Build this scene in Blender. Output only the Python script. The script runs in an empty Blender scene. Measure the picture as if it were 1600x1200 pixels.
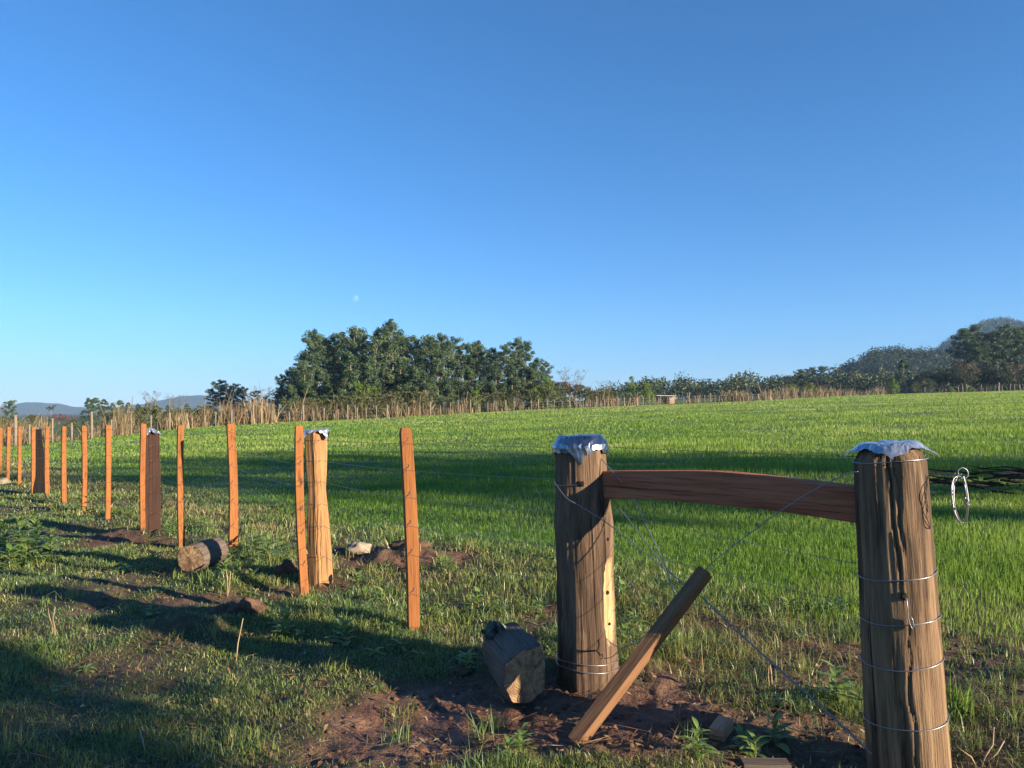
import bpy, math, random
import numpy as np
from mathutils import Vector, Matrix

R = math.radians
S = bpy.context.scene
COL = S.collection

# ------------------------------------------------------------------ camera, sky, sun, exposure
CAM_H, FPX, HOR = 1.5, 1202.0, 640.0          # eye height, focal length in photo pixels, horizon row
cam_d = bpy.data.cameras.new('camera')
cam = bpy.data.objects.new('camera', cam_d); COL.objects.link(cam)
cam.location = (0, 0, CAM_H); cam.rotation_euler = (R(90), 0, 0)
cam_d.sensor_width = 36; cam_d.lens = 36 * FPX / 1600
cam_d.shift_y = (HOR - 600) / 1600
cam_d.clip_start = .05; cam_d.clip_end = 60000
S.camera = cam

SUN_EL = 15.0
SUN_AZ = np.array([.87, -.49]); SUN_AZ /= np.linalg.norm(SUN_AZ)      # towards the sun, seen from above
world = bpy.data.worlds.new('World'); S.world = world
world.use_nodes = True
wn = world.node_tree; wn.nodes.clear()
w_out = wn.nodes.new('ShaderNodeOutputWorld'); w_bg = wn.nodes.new('ShaderNodeBackground')
w_sky = wn.nodes.new('ShaderNodeTexSky'); w_sky.sky_type = 'NISHITA'; w_sky.sun_disc = False
w_sky.sun_elevation = R(SUN_EL)
w_sky.sun_rotation = math.atan2(SUN_AZ[0], SUN_AZ[1])
w_sky.altitude = 300; w_sky.air_density = 1.0; w_sky.dust_density = 0; w_sky.ozone_density = 7.5
w_bg.inputs[1].default_value = .078
w_mul = wn.nodes.new('ShaderNodeMix'); w_mul.data_type = 'RGBA'; w_mul.blend_type = 'MULTIPLY'; w_mul.inputs[0].default_value = 1
w_tc = wn.nodes.new('ShaderNodeTexCoord'); w_sep = wn.nodes.new('ShaderNodeSeparateXYZ'); w_rmp = wn.nodes.new('ShaderNodeValToRGB')
w_rmp.color_ramp.elements[0].position = 0.0; w_rmp.color_ramp.elements[0].color = (.76, .78, .90, 1)
w_rmp.color_ramp.elements[1].position = .34; w_rmp.color_ramp.elements[1].color = (.67, .94, .96, 1)
e_ = w_rmp.color_ramp.elements.new(.11); e_.color = (.84, .93, .97, 1)
wn.links.new(w_tc.outputs['Generated'], w_sep.inputs[0]); wn.links.new(w_sep.outputs[2], w_rmp.inputs[0]); wn.links.new(w_rmp.outputs[0], w_mul.inputs[7])
wn.links.new(w_sky.outputs[0], w_mul.inputs[6]); wn.links.new(w_mul.outputs[2], w_bg.inputs[0]); wn.links.new(w_bg.outputs[0], w_out.inputs[0])

sun_d = bpy.data.lights.new('sun', 'SUN'); sun_d.energy = 5.0; sun_d.angle = R(.5); sun_d.color = (1, .85, .63)
sun = bpy.data.objects.new('sun', sun_d); COL.objects.link(sun)
sd = Vector((SUN_AZ[0] * math.cos(R(SUN_EL)), SUN_AZ[1] * math.cos(R(SUN_EL)), math.sin(R(SUN_EL))))
sun.rotation_euler = sd.to_track_quat('Z', 'Y').to_euler()
sun.location = (30, -20, 30)

S.view_settings.view_transform = 'Standard'; S.view_settings.look = 'None'
S.view_settings.exposure = 1.5; S.view_settings.gamma = 1
S.render.engine = 'CYCLES'
S.cycles.max_bounces = 6; S.cycles.diffuse_bounces = 3; S.cycles.glossy_bounces = 2
S.cycles.transmission_bounces = 3; S.cycles.transparent_max_bounces = 6
S.cycles.use_denoising = True

# ------------------------------------------------------------------ noise and terrain
def _hash(ix, iy, iz, seed):
    h = (ix.astype(np.int64) * 374761393 + iy.astype(np.int64) * 668265263 + iz.astype(np.int64) * 2147483647 + seed * 974711) & 0xffffffff
    h = ((h ^ (h >> 13)) * 1274126177) & 0xffffffff
    h = ((h ^ (h >> 16)) * 2246822519) & 0xffffffff
    return ((h ^ (h >> 15)) & 0xffffff) / float(0xffffff)

def vnoise(x, y, z=None, seed=0):
    x = np.asarray(x, float); y = np.asarray(y, float)
    z = np.zeros_like(x) if z is None else np.asarray(z, float)
    ix, iy, iz = np.floor(x), np.floor(y), np.floor(z)
    fx, fy, fz = x - ix, y - iy, z - iz
    fx, fy, fz = [t * t * (3 - 2 * t) for t in (fx, fy, fz)]
    r = 0
    for dx in (0, 1):
        for dy in (0, 1):
            for dz in (0, 1):
                wgt = (fx if dx else 1 - fx) * (fy if dy else 1 - fy) * (fz if dz else 1 - fz)
                r = r + wgt * _hash(ix + dx, iy + dy, iz + dz, seed)
    return r * 2 - 1

def fbm(x, y, z=None, oct=4, seed=0, gain=.5):
    r, a, f = 0, 1., 1.
    for o in range(oct):
        r = r + a * vnoise(x * f, y * f, None if z is None else z * f, seed + o * 17)
        a *= gain; f *= 2.03
    return r

def sstep(a, b, x):
    t = np.clip((x - a) / (b - a), 0, 1)
    return t * t * (3 - 2 * t)

def base_z(x, y):
    x = np.asarray(x, float); y = np.asarray(y, float)
    return 12 * np.tanh((.0346 * x + .0134 * y - .05) / 12)

def gxy(u, v, lift=0.0):
    """where the ground shows at photo pixel (u, v)"""
    k = (u - 800) / FPX
    Ys = np.geomspace(1.2, 420, 4000); vg = HOR + FPX * (CAM_H - lift - base_z(k * Ys, Ys)) / Ys
    i = int(np.argmax(vg <= v)) if (vg <= v).any() else int(np.argmin(vg))
    return k * Ys[i], float(Ys[i])

FA = np.array([1.59, 3.14]); FN = np.array([.7416, .671]); FD = np.array([-.671, .7416])
def fence_q(x, y):   # metres beyond the fence line (positive: in the field)
    return (x - FA[0]) * FN[0] + (y - FA[1]) * FN[1] + .15
def fence_t(x, y):
    return (x - FA[0]) * FD[0] + (y - FA[1]) * FD[1]

BLOBS = [(-.25, 3.65, .75, .55, 1.0), (.45, 3.85, .55, .5, 1.0), (.75, 3.55, .6, .35, .9), (-1.05, 7.5, .75, .35, .9), (-1.7, 7.9, .5, .3, .8),
         (-.75, 2.95, .55, .35, .6), (2.3, 3.7, .5, .6, .75), (1.6, 3.2, .45, .4, .7), (-4.7, 9.5, .9, .5, .9), (-1.7, 6.6, .4, .4, .6),
         (-2.9, 3.7, .4, .25, .5), (3.2, 5.0, 1.0, .6, .6), (-2.6, 6.3, .5, .25, .7), (-.2, 6.0, .9, .45, .5), (.9, 5.2, .7, .35, .55), (1.1, 4.15, .5, .35, .7), (1.75, 4.6, .6, .35, .6), (2.3, 4.4, .8, .5, .8), (2.75, 5.9, .8, .4, .55), (1.3, 3.3, .5, .35, .8), (-3.3, 5.4, .6, .25, .5), (-1.9, 3.2, .5, .25, .55)]
def dirt_mask(x, y):
    d = np.zeros_like(x)
    n = fbm(x * 2.2, y * 2.2, oct=4, seed=5)
    for bx, by, rx, ry, a in BLOBS:
        e = ((x - bx) / rx) ** 2 + ((y - by) / ry) ** 2
        d = np.maximum(d, a * sstep(1.5, .5, e + .55 * n))
    q = fence_q(x, y)
    verge = np.exp(-((q - .9) / 1.0) ** 2)
    sp = sstep(.15, .75, fbm(x * 1.1 + 7, y * 1.1, oct=4, seed=9) + .12) * verge * .9
    side = sstep(.35, .9, fbm(x * 1.5 + 3, y * 1.5, oct=4, seed=21)) * sstep(.4, -.5, q) * .5
    near = sstep(40, 20, np.hypot(x, y))
    return np.clip(np.maximum(d, np.maximum(sp, side)) * near, 0, 1)
def field_mask(x, y):
    q = fence_q(x, y) + .35 * fbm(x * .9, y * .9, oct=3, seed=31)
    return sstep(1.5, 2.7, q)

MOUNDS = [(-1.0, 7.55, .45, .25, .13), (-1.65, 8.0, .35, .2, .08), (-.9, 3.1, .5, .3, .04), (.5, 3.25, .4, .2, .05), (-2.3, 5.35, .35, .16, .10), (-2.45, 6.75, .25, .16, .12),
          (.62, 4.62, .5, .18, .045), (.0, 4.55, .35, .18, .04), (1.0, 3.6, .45, .22, .03), (-4.8, 9.6, .5, .25, .08), (2.2, 3.3, .3, .2, .05)]
def ground_z(x, y):
    x = np.asarray(x, float); y = np.asarray(y, float)
    r = np.hypot(x, y)
    near = sstep(60, 15, r)
    z = base_z(x, y)
    d = dirt_mask(x, y); f = field_mask(x, y)
    z = z + near * (1 - f) * (.035 * fbm(x * .9, y * .9, oct=3, seed=1) + .018 * fbm(x * 4, y * 4, oct=3, seed=2))
    z = z + near * d * (.013 * fbm(x * 9, y * 9, oct=4, seed=3, gain=.6) - .012)
    for mx, my, rx, ry, h in MOUNDS:
        e = ((x - mx) / rx) ** 2 + ((y - my) / ry) ** 2
        z = z + h * np.exp(-e * 1.3) * (1 + .5 * fbm(x * 7, y * 7, oct=3, seed=4))
    # the mud hollow in front of the gate post
    z = z - .035 * np.exp(-(((x + .25) / .7) ** 2 + ((y - 3.75) / .45) ** 2))
    return z
def gz(x, y): return float(ground_z(np.array([x]), np.array([y]))[0])

# ------------------------------------------------------------------ mesh helpers
class MB:
    def __init__(s): s.v = []; s.f = []
    def tube(s, pts, rad, n=6, cap=True):
        pts = [Vector(p) for p in pts]; m = len(pts)
        rad = [rad] * m if isinstance(rad, (int, float)) else list(rad)
        b0 = len(s.v); up = None
        for i, p in enumerate(pts):
            t = (pts[min(i + 1, m - 1)] - pts[max(i - 1, 0)])
            t = t.normalized() if t.length > 1e-9 else Vector((0, 0, 1))
            if up is None:
                a = Vector((1, 0, 0)) if abs(t.x) < .8 else Vector((0, 1, 0))
                up = t.cross(a).normalized()
            up = (up - t * up.dot(t)); up = up.normalized() if up.length > 1e-6 else t.orthogonal().normalized()
            w = t.cross(up)
            for k in range(n):
                a = 2 * math.pi * k / n
                s.v.append(tuple(p + (up * math.cos(a) + w * math.sin(a)) * rad[i]))
        for i in range(m - 1):
            for k in range(n):
                k2 = (k + 1) % n
                s.f.append((b0 + i * n + k, b0 + i * n + k2, b0 + (i + 1) * n + k2, b0 + (i + 1) * n + k))
        if cap:
            s.f.append(tuple(b0 + k for k in reversed(range(n)))); s.f.append(tuple(b0 + (m - 1) * n + k for k in range(n)))
        return s
    def build(s, name, mat, parent=None, smooth=True): return mesh_obj(name, s.v, s.f, mat, parent, smooth)

def mesh_obj(name, v, f, mat, parent=None, smooth=True):
    me = bpy.data.meshes.new(name)
    me.from_pydata([tuple(map(float, p)) for p in v], [], [tuple(map(int, q)) for q in f])
    if smooth: me.polygons.foreach_set('use_smooth', [True] * len(me.polygons))
    me.update()
    me.materials.append(mat)
    o = bpy.data.objects.new(name, me); COL.objects.link(o)
    if parent: o.parent = parent
    return o

def np_mesh(name, verts, loops, starts, totals, mat, attrs=None, parent=None, smooth=False):
    me = bpy.data.meshes.new(name)
    me.vertices.add(len(verts)); me.vertices.foreach_set('co', np.ascontiguousarray(verts, np.float32).ravel())
    me.loops.add(len(loops)); me.loops.foreach_set('vertex_index', np.ascontiguousarray(loops, np.int32))
    me.polygons.add(len(starts)); me.polygons.foreach_set('loop_start', np.ascontiguousarray(starts, np.int32))
    try: me.polygons.foreach_set('loop_total', np.ascontiguousarray(totals, np.int32))
    except Exception: pass
    if smooth: me.polygons.foreach_set('use_smooth', np.ones(len(starts), bool))
    for k, a in (attrs or {}).items():
        at = me.attributes.new(k, 'FLOAT', 'POINT'); at.data.foreach_set('value', np.ascontiguousarray(a, np.float32))
    me.update(calc_edges=True); me.validate()
    me.materials.append(mat)
    o = bpy.data.objects.new(name, me); COL.objects.link(o)
    if parent: o.parent = parent
    return o

def tag(o, label=None, cat=None, group=None, kind=None):
    if label: o['label'] = label
    if cat: o['category'] = cat
    if group: o['group'] = group
    if kind: o['kind'] = kind
    return o
def thing(name, label, cat, loc=(0, 0, 0), rot=(0, 0, 0), group=None):
    o = bpy.data.objects.new(name, None); COL.objects.link(o); o.empty_display_size = .1
    o.location = loc; o.rotation_euler = rot
    return tag(o, label, cat, group)
def copy_tree(src, loc, rotz=0, scale=1, label=None):
    c = src.copy(); COL.objects.link(c)
    c.location = loc; c.rotation_euler = (0, 0, rotz); c.scale = (scale,) * 3 if isinstance(scale, (int, float)) else scale
    if label: c['label'] = label
    for ch in src.children:
        d = ch.copy(); COL.objects.link(d); d.parent = c
    return c

# ------------------------------------------------------------------ materials
class Mat:
    def __init__(s, name):
        s.m = bpy.data.materials.new(name); s.m.use_nodes = True
        s.t = s.m.node_tree; s.t.nodes.clear()
        s.out = s.n('OutputMaterial')
    def n(s, typ, **kw):
        nd = s.t.nodes.new('ShaderNode' + typ)
        for k, v in kw.items():
            if k.startswith('i_'): nd.inputs[k[2:].replace('_', ' ')].default_value = v
            else: setattr(nd, k, v)
        return nd
    def l(s, a, b): s.t.links.new(a, b)
    def noise(s, vec, scale, detail=4, rough=.55):
        nd = s.n('TexNoise'); nd.inputs['Scale'].default_value = scale; nd.inputs['Detail'].default_value = detail; nd.inputs['Roughness'].default_value = rough
        if vec is not None: s.l(vec, nd.inputs['Vector'])
        return nd.outputs['Fac']
    def ramp(s, fac, stops):
        nd = s.n('ValToRGB'); el = nd.color_ramp.elements
        while len(el) < len(stops): el.new(.5)
        for e, (p, c) in zip(el, stops):
            e.position = p; e.color = (*c, 1) if len(c) == 3 else c
        s.l(fac, nd.inputs[0]); return nd.outputs[0]
    def mix(s, fac, a, b, mode='MIX'):
        nd = s.n('Mix', data_type='RGBA', blend_type=mode)
        for sock, v in ((nd.inputs[0], fac), (nd.inputs[6], a), (nd.inputs[7], b)):
            if isinstance(v, (int, float)): sock.default_value = v
            elif isinstance(v, tuple): sock.default_value = (*v, 1)
            else: s.l(v, sock)
        return nd.outputs[2]
    def math(s, op, a, b=0.0):
        nd = s.n('Math', operation=op)
        for sock, v in ((nd.inputs[0], a), (nd.inputs[1], b)):
            if isinstance(v, (int, float)): sock.default_value = v
            else: s.l(v, sock)
        return nd.outputs[0]
    def attr(s, name): return s.n('Attribute', attribute_name=name).outputs['Fac']
    def coords(s, scale=(1, 1, 1), rand=True):
        tc = s.n('TexCoord'); mp = s.n('Mapping'); mp.inputs['Scale'].default_value = scale
        s.l(tc.outputs['Object'], mp.inputs['Vector'])
        if rand:
            oi = s.n('ObjectInfo'); cx = s.n('CombineXYZ'); v = s.math('MULTIPLY', oi.outputs['Random'], 37.0)
            for i in range(3): s.l(v, cx.inputs[i])
            s.l(cx.outputs[0], mp.inputs['Location'])
        return mp.outputs[0]
    def principled(s, color, rough=.8, bump=None, bstr=.3, bdist=.01, metal=0., spec=.3, sheen=0.):
        p = s.n('BsdfPrincipled')
        if isinstance(color, tuple): p.inputs['Base Color'].default_value = (*color, 1)
        else: s.l(color, p.inputs['Base Color'])
        if isinstance(rough, (int, float)): p.inputs['Roughness'].default_value = rough
        else: s.l(rough, p.inputs['Roughness'])
        p.inputs['Metallic'].default_value = metal; p.inputs['Specular IOR Level'].default_value = spec
        if bump is not None:
            b = s.n('Bump'); b.inputs['Strength'].default_value = bstr; b.inputs['Distance'].default_value = bdist
            s.l(bump, b.inputs['Height']); s.l(b.outputs[0], p.inputs['Normal'])
        s.l(p.outputs[0], s.out.inputs[0]); return p

def wood(name, c_lo, c_mid, c_hi, c_crack, scale=1., crack=.5, stain=None, bstr=.5, cut=None, mud=None, knots=False):
    M = Mat(name)
    g = M.coords((38 * scale, 38 * scale, 2.2 * scale))
    base = M.ramp(M.noise(g, 1, 5, .6), [(.25, c_lo), (.5, c_mid), (.75, c_hi)])
    b2 = M.coords((3.5, 3.5, 1.2)); blot = M.noise(b2, 1, 3)
    base = M.mix(M.math('MULTIPLY', M.math('SUBTRACT', blot, .35), .9), base, c_hi)
    if stain:
        st = M.noise(M.coords((9, 9, .9)), 1, 4, .65)
        f = M.ramp(st, [(.50, (0, 0, 0)), (.60, (1, 1, 1))])
        base = M.mix(M.math('MULTIPLY', f, .75), base, stain)
    ck = M.noise(M.coords((55 * scale, 55 * scale, 1.1 * scale)), 1, 3, .5)
    ckf = M.ramp(ck, [(.0, (1, 1, 1)), (.30, (1, 1, 1)), (.36, (0, 0, 0)), (1, (0, 0, 0))])
    base = M.mix(M.math('MULTIPLY', ckf, crack), base, c_crack)
    if cut:
        a = M.attr('cut'); gg = M.ramp(M.noise(M.coords((30, 30, 3)), 1, 4), [(.3, cut[0]), (.6, cut[1]), (.8, cut[2])])
        base = M.mix(a, base, gg)
    if knots:
        kn = M.noise(M.coords((11, 11, 6)), 1, 1, .4); kf = M.ramp(kn, [(.0, (0, 0, 0)), (.70, (0, 0, 0)), (.76, (1, 1, 1))])
        base = M.mix(M.math('MULTIPLY', kf, .8), base, c_crack)
        tone = M.math('MULTIPLY', M.n('ObjectInfo').outputs['Random'], .45); base = M.mix(tone, base, c_lo)
    if mud:
        sep = M.n('SeparateXYZ'); M.l(M.coords((1, 1, 1), False), sep.inputs[0])
        mz = M.math('ADD', M.math('MULTIPLY', sep.outputs[2], 1 / mud), M.math('MULTIPLY', M.noise(M.coords((14, 14, 5)), 1, 4), 1.6))
        base = M.mix(M.math('MULTIPLY', M.ramp(mz, [(.85, (1, 1, 1)), (1.3, (0, 0, 0))]), .85), base, (.085, .05, .032))
    fine = M.noise(M.coords((150, 150, 5)), 1, 3, .6)
    base = M.mix(M.ramp(fine, [(.35, (.8,) * 3), (.5, (0,) * 3)]), base, M.mix(.55, base, c_crack))
    h = M.math('ADD', M.math('SUBTRACT', M.noise(g, 1, 6, .7), M.math('MULTIPLY', ckf, .8)), M.math('MULTIPLY', fine, .35))
    M.principled(base, .8, h, bstr, .012, spec=.25)
    return M.m

def leafmat(name, stops, trans=.35, rough=.55, spec=.3):
    M = Mat(name)
    t = M.attr('tint')
    col = M.ramp(t, stops)
    d = M.n('BsdfPrincipled'); M.l(col, d.inputs['Base Color']); d.inputs['Roughness'].default_value = rough; d.inputs['Specular IOR Level'].default_value = spec
    tr = M.n('BsdfTranslucent')
    c2 = M.mix(.35, col, (.30, .36, .03), 'MIX') if trans > .2 else col
    M.l(c2, tr.inputs[0])
    mx = M.n('MixShader'); mx.inputs[0].default_value = trans
    M.l(d.outputs[0], mx.inputs[1]); M.l(tr.outputs[0], mx.inputs[2]); M.l(mx.outputs[0], M.out.inputs[0])
    return M.m

m_post = wood('weathered_post_wood', (.075, .043, .026), (.18, .108, .060), (.34, .225, .125), (.016, .010, .008), .8, .95, stain=(.03, .018, .013), bstr=1., mud=.25)
m_postcut = wood('gate_post_bark', (.085, .05, .03), (.16, .097, .058), (.25, .16, .10), (.022, .014, .010), .8, .75, stain=(.05, .03, .02), bstr=1., mud=.3,
                 cut=((.32, .21, .10), (.47, .35, .185), (.55, .43, .25)))
m_hewn = wood('pale_hewn_wood', (.19, .088, .034), (.28, .142, .058), (.39, .235, .105), (.08, .04, .02), .6, .6, bstr=.6, mud=.15)
m_hewnred = wood('red_brown_hewn_wood', (.026, .012, .009), (.044, .020, .014), (.066, .033, .024), (.04, .02, .015), .9, .6, bstr=.5)
m_darkshade = wood('shade_dark_hewn_wood', (.005, .004, .0045), (.009, .007, .007), (.016, .011, .010), (.003, .0025, .0025), .9, .5)  # dark wood, blackened further so its colour carries the shade on the post
m_stake = wood('orange_sawn_wood', (.20, .07, .021), (.30, .11, .031), (.39, .16, .05), (.07, .03, .017), .6, .55, bstr=.5, mud=.16, knots=True)
m_beam = wood('red_sawn_beam', (.27, .075, .036), (.42, .13, .062), (.52, .20, .10), (.04, .016, .01), .6, .7, bstr=.8)
m_stick = wood('brown_stick_wood', (.13, .062, .03), (.21, .105, .05), (.30, .16, .08), (.05, .022, .014), .7, .6, bstr=.5)
m_bark = wood('grey_log_bark', (.07, .05, .04), (.13, .095, .075), (.19, .145, .115), (.025, .02, .015), .8, .6, bstr=.8)
def endgrain():
    M = Mat('log_end_grain'); co = M.coords((1, 1, 1), False); sep = M.n('SeparateXYZ'); M.l(co, sep.inputs[0])
    wob = M.math('MULTIPLY', M.noise(M.coords((12, 12, 12)), 1, 4), .03)
    r_ = M.math('ADD', M.math('SQRT', M.math('ADD', M.math('MULTIPLY', sep.outputs[0], sep.outputs[0]), M.math('MULTIPLY', sep.outputs[1], sep.outputs[1]))), wob)
    rings = M.math('MULTIPLY', M.math('ADD', M.math('SINE', M.math('MULTIPLY', r_, 520.)), 1.), .5)
    an = M.math('ADD', M.math('ARCTAN2', sep.outputs[1], sep.outputs[0]), M.math('MULTIPLY', M.noise(M.coords((25, 25, 25)), 1, 3), .35))
    rad = M.math('ABSOLUTE', M.math('SINE', M.math('MULTIPLY', an, 3.5)))
    crack = M.ramp(rad, [(0, (1,) * 3), (.035, (1,) * 3), (.09, (0,) * 3)])
    base = M.mix(rings, (.30, .185, .10), (.40, .265, .15)); blot = M.noise(M.coords((18, 18, 18)), 1, 5, .65)
    base = M.mix(M.ramp(blot, [(.42, (0,) * 3), (.62, (1,) * 3)]), base, (.16, .09, .05))
    base = M.mix(M.math('MULTIPLY', crack, M.math('GREATER_THAN', M.noise(M.coords((9, 9, 9)), 1, 2), .5)), base, (.04, .022, .014))
    M.principled(base, .85, M.math('SUBTRACT', M.math('MULTIPLY', rings, .3), crack), .6, .006, spec=.2); return M.m
m_endgrain = endgrain()
m_offcut = wood('offcut_wood', (.34, .17, .09), (.44, .24, .13), (.52, .31, .18), (.12, .06, .03), 1., .4)
m_farpost = wood('pale_far_post_wood', (.14, .11, .085), (.20, .165, .125), (.26, .215, .165), (.12, .09, .07), .5, .4)
m_trunk = wood('tree_bark', (.10, .08, .06), (.19, .155, .12), (.30, .25, .20), (.04, .03, .025), .15, .4)

M = Mat('galvanised_wire'); M.principled((.27, .28, .30), .42, metal=.8, spec=.5); m_wire = M.m
M = Mat('dark_old_wire'); M.principled((.16, .15, .145), .5, metal=.7); m_wiredark = M.m
M = Mat('aluminium_sheet')
nz = M.noise(M.coords((14, 14, 14)), 1, 5, .6)
M.principled(M.ramp(nz, [(.3, (.44, .46, .50)), (.7, (.62, .64, .68))]), M.ramp(nz, [(.3, (.2,) * 3), (.8, (.38,) * 3)]), M.noise(M.coords((30, 30, 30)), 1, 4), .35, .006, metal=.78)
m_foil = M.m
M = Mat('shaded_sheet')  # darker copy of the aluminium sheet, with the cap's shade in its colour
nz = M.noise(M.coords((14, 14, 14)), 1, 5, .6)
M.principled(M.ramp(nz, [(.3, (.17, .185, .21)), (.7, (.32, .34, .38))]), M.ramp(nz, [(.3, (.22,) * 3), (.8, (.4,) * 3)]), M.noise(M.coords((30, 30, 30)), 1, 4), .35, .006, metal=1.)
m_foilshade = M.m
M = Mat('dark_hole'); M.principled((.012, .009, .007), 1.); m_hole = M.m
M = Mat('pale_stone'); nz = M.noise(M.coords((9, 9, 9)), 1, 6); M.principled(M.ramp(nz, [(.3, (.19, .145, .10)), (.7, (.32, .26, .20))]), .9, nz, .7, .02); m_stone = M.m
M = Mat('soil_clod'); nz = M.noise(M.coords((16, 16, 16)), 1, 6); M.principled(M.ramp(nz, [(.3, (.07, .038, .024)), (.7, (.14, .078, .05))]), .95, nz, .8, .02); m_clod = M.m
M = Mat('dry_stalk'); nz = M.noise(M.coords((9, 9, 9)), 1, 3); M.principled(M.ramp(nz, [(.3, (.22, .15, .08)), (.7, (.42, .31, .18))]), .85); m_stalk = M.m
M = Mat('roof_sheet'); nz = M.noise(M.coords((2, 2, 2)), 1, 3); M.principled(M.ramp(nz, [(.3, (.5, .5, .5)), (.7, (.65, .65, .64))]), .6); m_roof = M.m
M = Mat('brick_wall'); nz = M.noise(M.coords((3, 3, 3)), 1, 3); M.principled(M.ramp(nz, [(.3, (.36, .22, .16)), (.7, (.48, .33, .25))]), .9); m_brick = M.m

# ground
M = Mat('ground')
pos = M.n('NewGeometry').outputs['Position']
n1 = M.noise(pos, 3.0, 6, .62); n2 = M.noise(pos, 22, 5, .65); n3 = M.noise(pos, 70, 3, .6)
soil = M.mix(M.ramp(n2, [(.3, (0,) * 3), (.7, (1,) * 3)]), (.066, .032, .020), (.165, .083, .050))
soil = M.mix(M.ramp(n1, [(.45, (0,) * 3), (.7, (1,) * 3)]), soil, (.21, .115, .072))
turf = M.mix(M.ramp(n2, [(.35, (0,) * 3), (.65, (1,) * 3)]), (.035, .048, .016), (.08, .07, .032))
fieldc = M.mix(M.ramp(n1, [(.35, (0,) * 3), (.65, (1,) * 3)]), (.045, .10, .014), (.08, .13, .024))
far = M.mix(M.noise(pos, .03, 4), (.03, .05, .015), (.06, .075, .025))
c = M.mix(M.attr('field'), turf, fieldc); c = M.mix(M.attr('dirt'), c, soil); c = M.mix(M.attr('far'), c, far)
hh = M.math('ADD', M.math('MULTIPLY', n2, .7), M.math('MULTIPLY', n3, .4))
wet = M.math('MULTIPLY', M.attr('wet'), .45)
M.principled(c, M.math('SUBTRACT', .92, wet), hh, .8, .03, spec=.35)
m_ground = M.m

m_field = leafmat('field_grass', [(0, (.075, .19, .022)), (.5, (.21, .335, .05)), (.85, (.38, .45, .12)), (1, (.50, .46, .22))], .5, .5)
m_verge = leafmat('verge_grass', [(0, (.10, .15, .085)), (.3, (.13, .20, .065)), (.55, (.20, .26, .06)), (.75, (.25, .23, .08)), (.88, (.28, .21, .11)), (1, (.36, .28, .17))], .3, .4, .5)
m_weed = leafmat('weed_leaf', [(0, (.10, .18, .04)), (.6, (.18, .27, .06)), (1, (.27, .33, .10))], .35, .45, .4)
m_euc = leafmat('eucalyptus_leaves', [(0, (.036, .068, .034)), (.5, (.07, .115, .052)), (1, (.14, .19, .08))], .2, .5, .35)
m_broad = leafmat('dark_leaves', [(0, (.024, .040, .014)), (.5, (.045, .064, .02)), (1, (.08, .095, .03))], .2, .5, .35)
m_forest = leafmat('forest_leaves', [(0, (.012, .024, .014)), (.5, (.023, .040, .019)), (1, (.045, .065, .027))], .15)
m_olive = leafmat('olive_leaves', [(0, (.05, .065, .02)), (.5, (.085, .095, .03)), (1, (.13, .13, .05))], .25)
m_bright = leafmat('young_green_leaves', [(0, (.07, .13, .015)), (.5, (.13, .21, .025)), (1, (.20, .28, .04))], .4)
m_brownleaf = leafmat('brown_leaves', [(0, (.07, .05, .03)), (.5, (.12, .085, .05)), (1, (.17, .12, .07))], .2)
m_pink = leafmat('pink_blossom', [(0, (.12, .06, .06)), (.5, (.20, .085, .10)), (1, (.28, .15, .16))], .25)
m_cane = leafmat('dry_cane', [(0, (.12, .08, .045)), (.45, (.23, .16, .085)), (.75, (.34, .25, .14)), (.85, (.10, .11, .04)), (1, (.07, .10, .025))], .2)
m_caneb = leafmat('pale_dry_cane', [(0, (.16, .11, .06)), (.5, (.29, .21, .115)), (1, (.40, .31, .18))], .2)
m_litter = leafmat('dead_leaf', [(0, (.10, .05, .028)), (.5, (.19, .10, .05)), (.85, (.30, .19, .10)), (1, (.40, .31, .20))], .15)

# ------------------------------------------------------------------ the ground
a_front = np.linspace(-48, 48, 560); a_back = np.linspace(48, 312, 60)[1:-1]
ang = np.radians(np.concatenate([a_front, a_back]))
rr = np.concatenate([[.02], np.geomspace(.6, 28, 520), np.geomspace(28, 3600, 130)[1:]])
AA, RR = np.meshgrid(ang, rr)
gx, gy = np.sin(AA) * RR, np.cos(AA) * RR
gzv = ground_z(gx.ravel(), gy.ravel())
nA, nR = len(ang), len(rr)
gv = np.stack([gx.ravel(), gy.ravel(), gzv], 1)
I, J = np.meshgrid(np.arange(nR - 1), np.arange(nA), indexing='ij'); J2 = (J + 1) % nA
q4 = np.stack([I * nA + J, I * nA + J2, (I + 1) * nA + J2, (I + 1) * nA + J], -1)[..., ::-1].reshape(-1, 4)
xs, ys = gv[:, 0], gv[:, 1]
wet_a = np.exp(-(((xs + .25) / .8) ** 2 + ((ys - 3.7) / .5) ** 2))
ground = np_mesh('ground', gv, q4.ravel(), np.arange(len(q4)) * 4, np.full(len(q4), 4), m_ground,
                 {'dirt': dirt_mask(xs, ys), 'field': field_mask(xs, ys), 'far': sstep(140, 260, np.hypot(xs, ys)), 'wet': wet_a}, smooth=True)
tag(ground, kind='structure')

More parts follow.
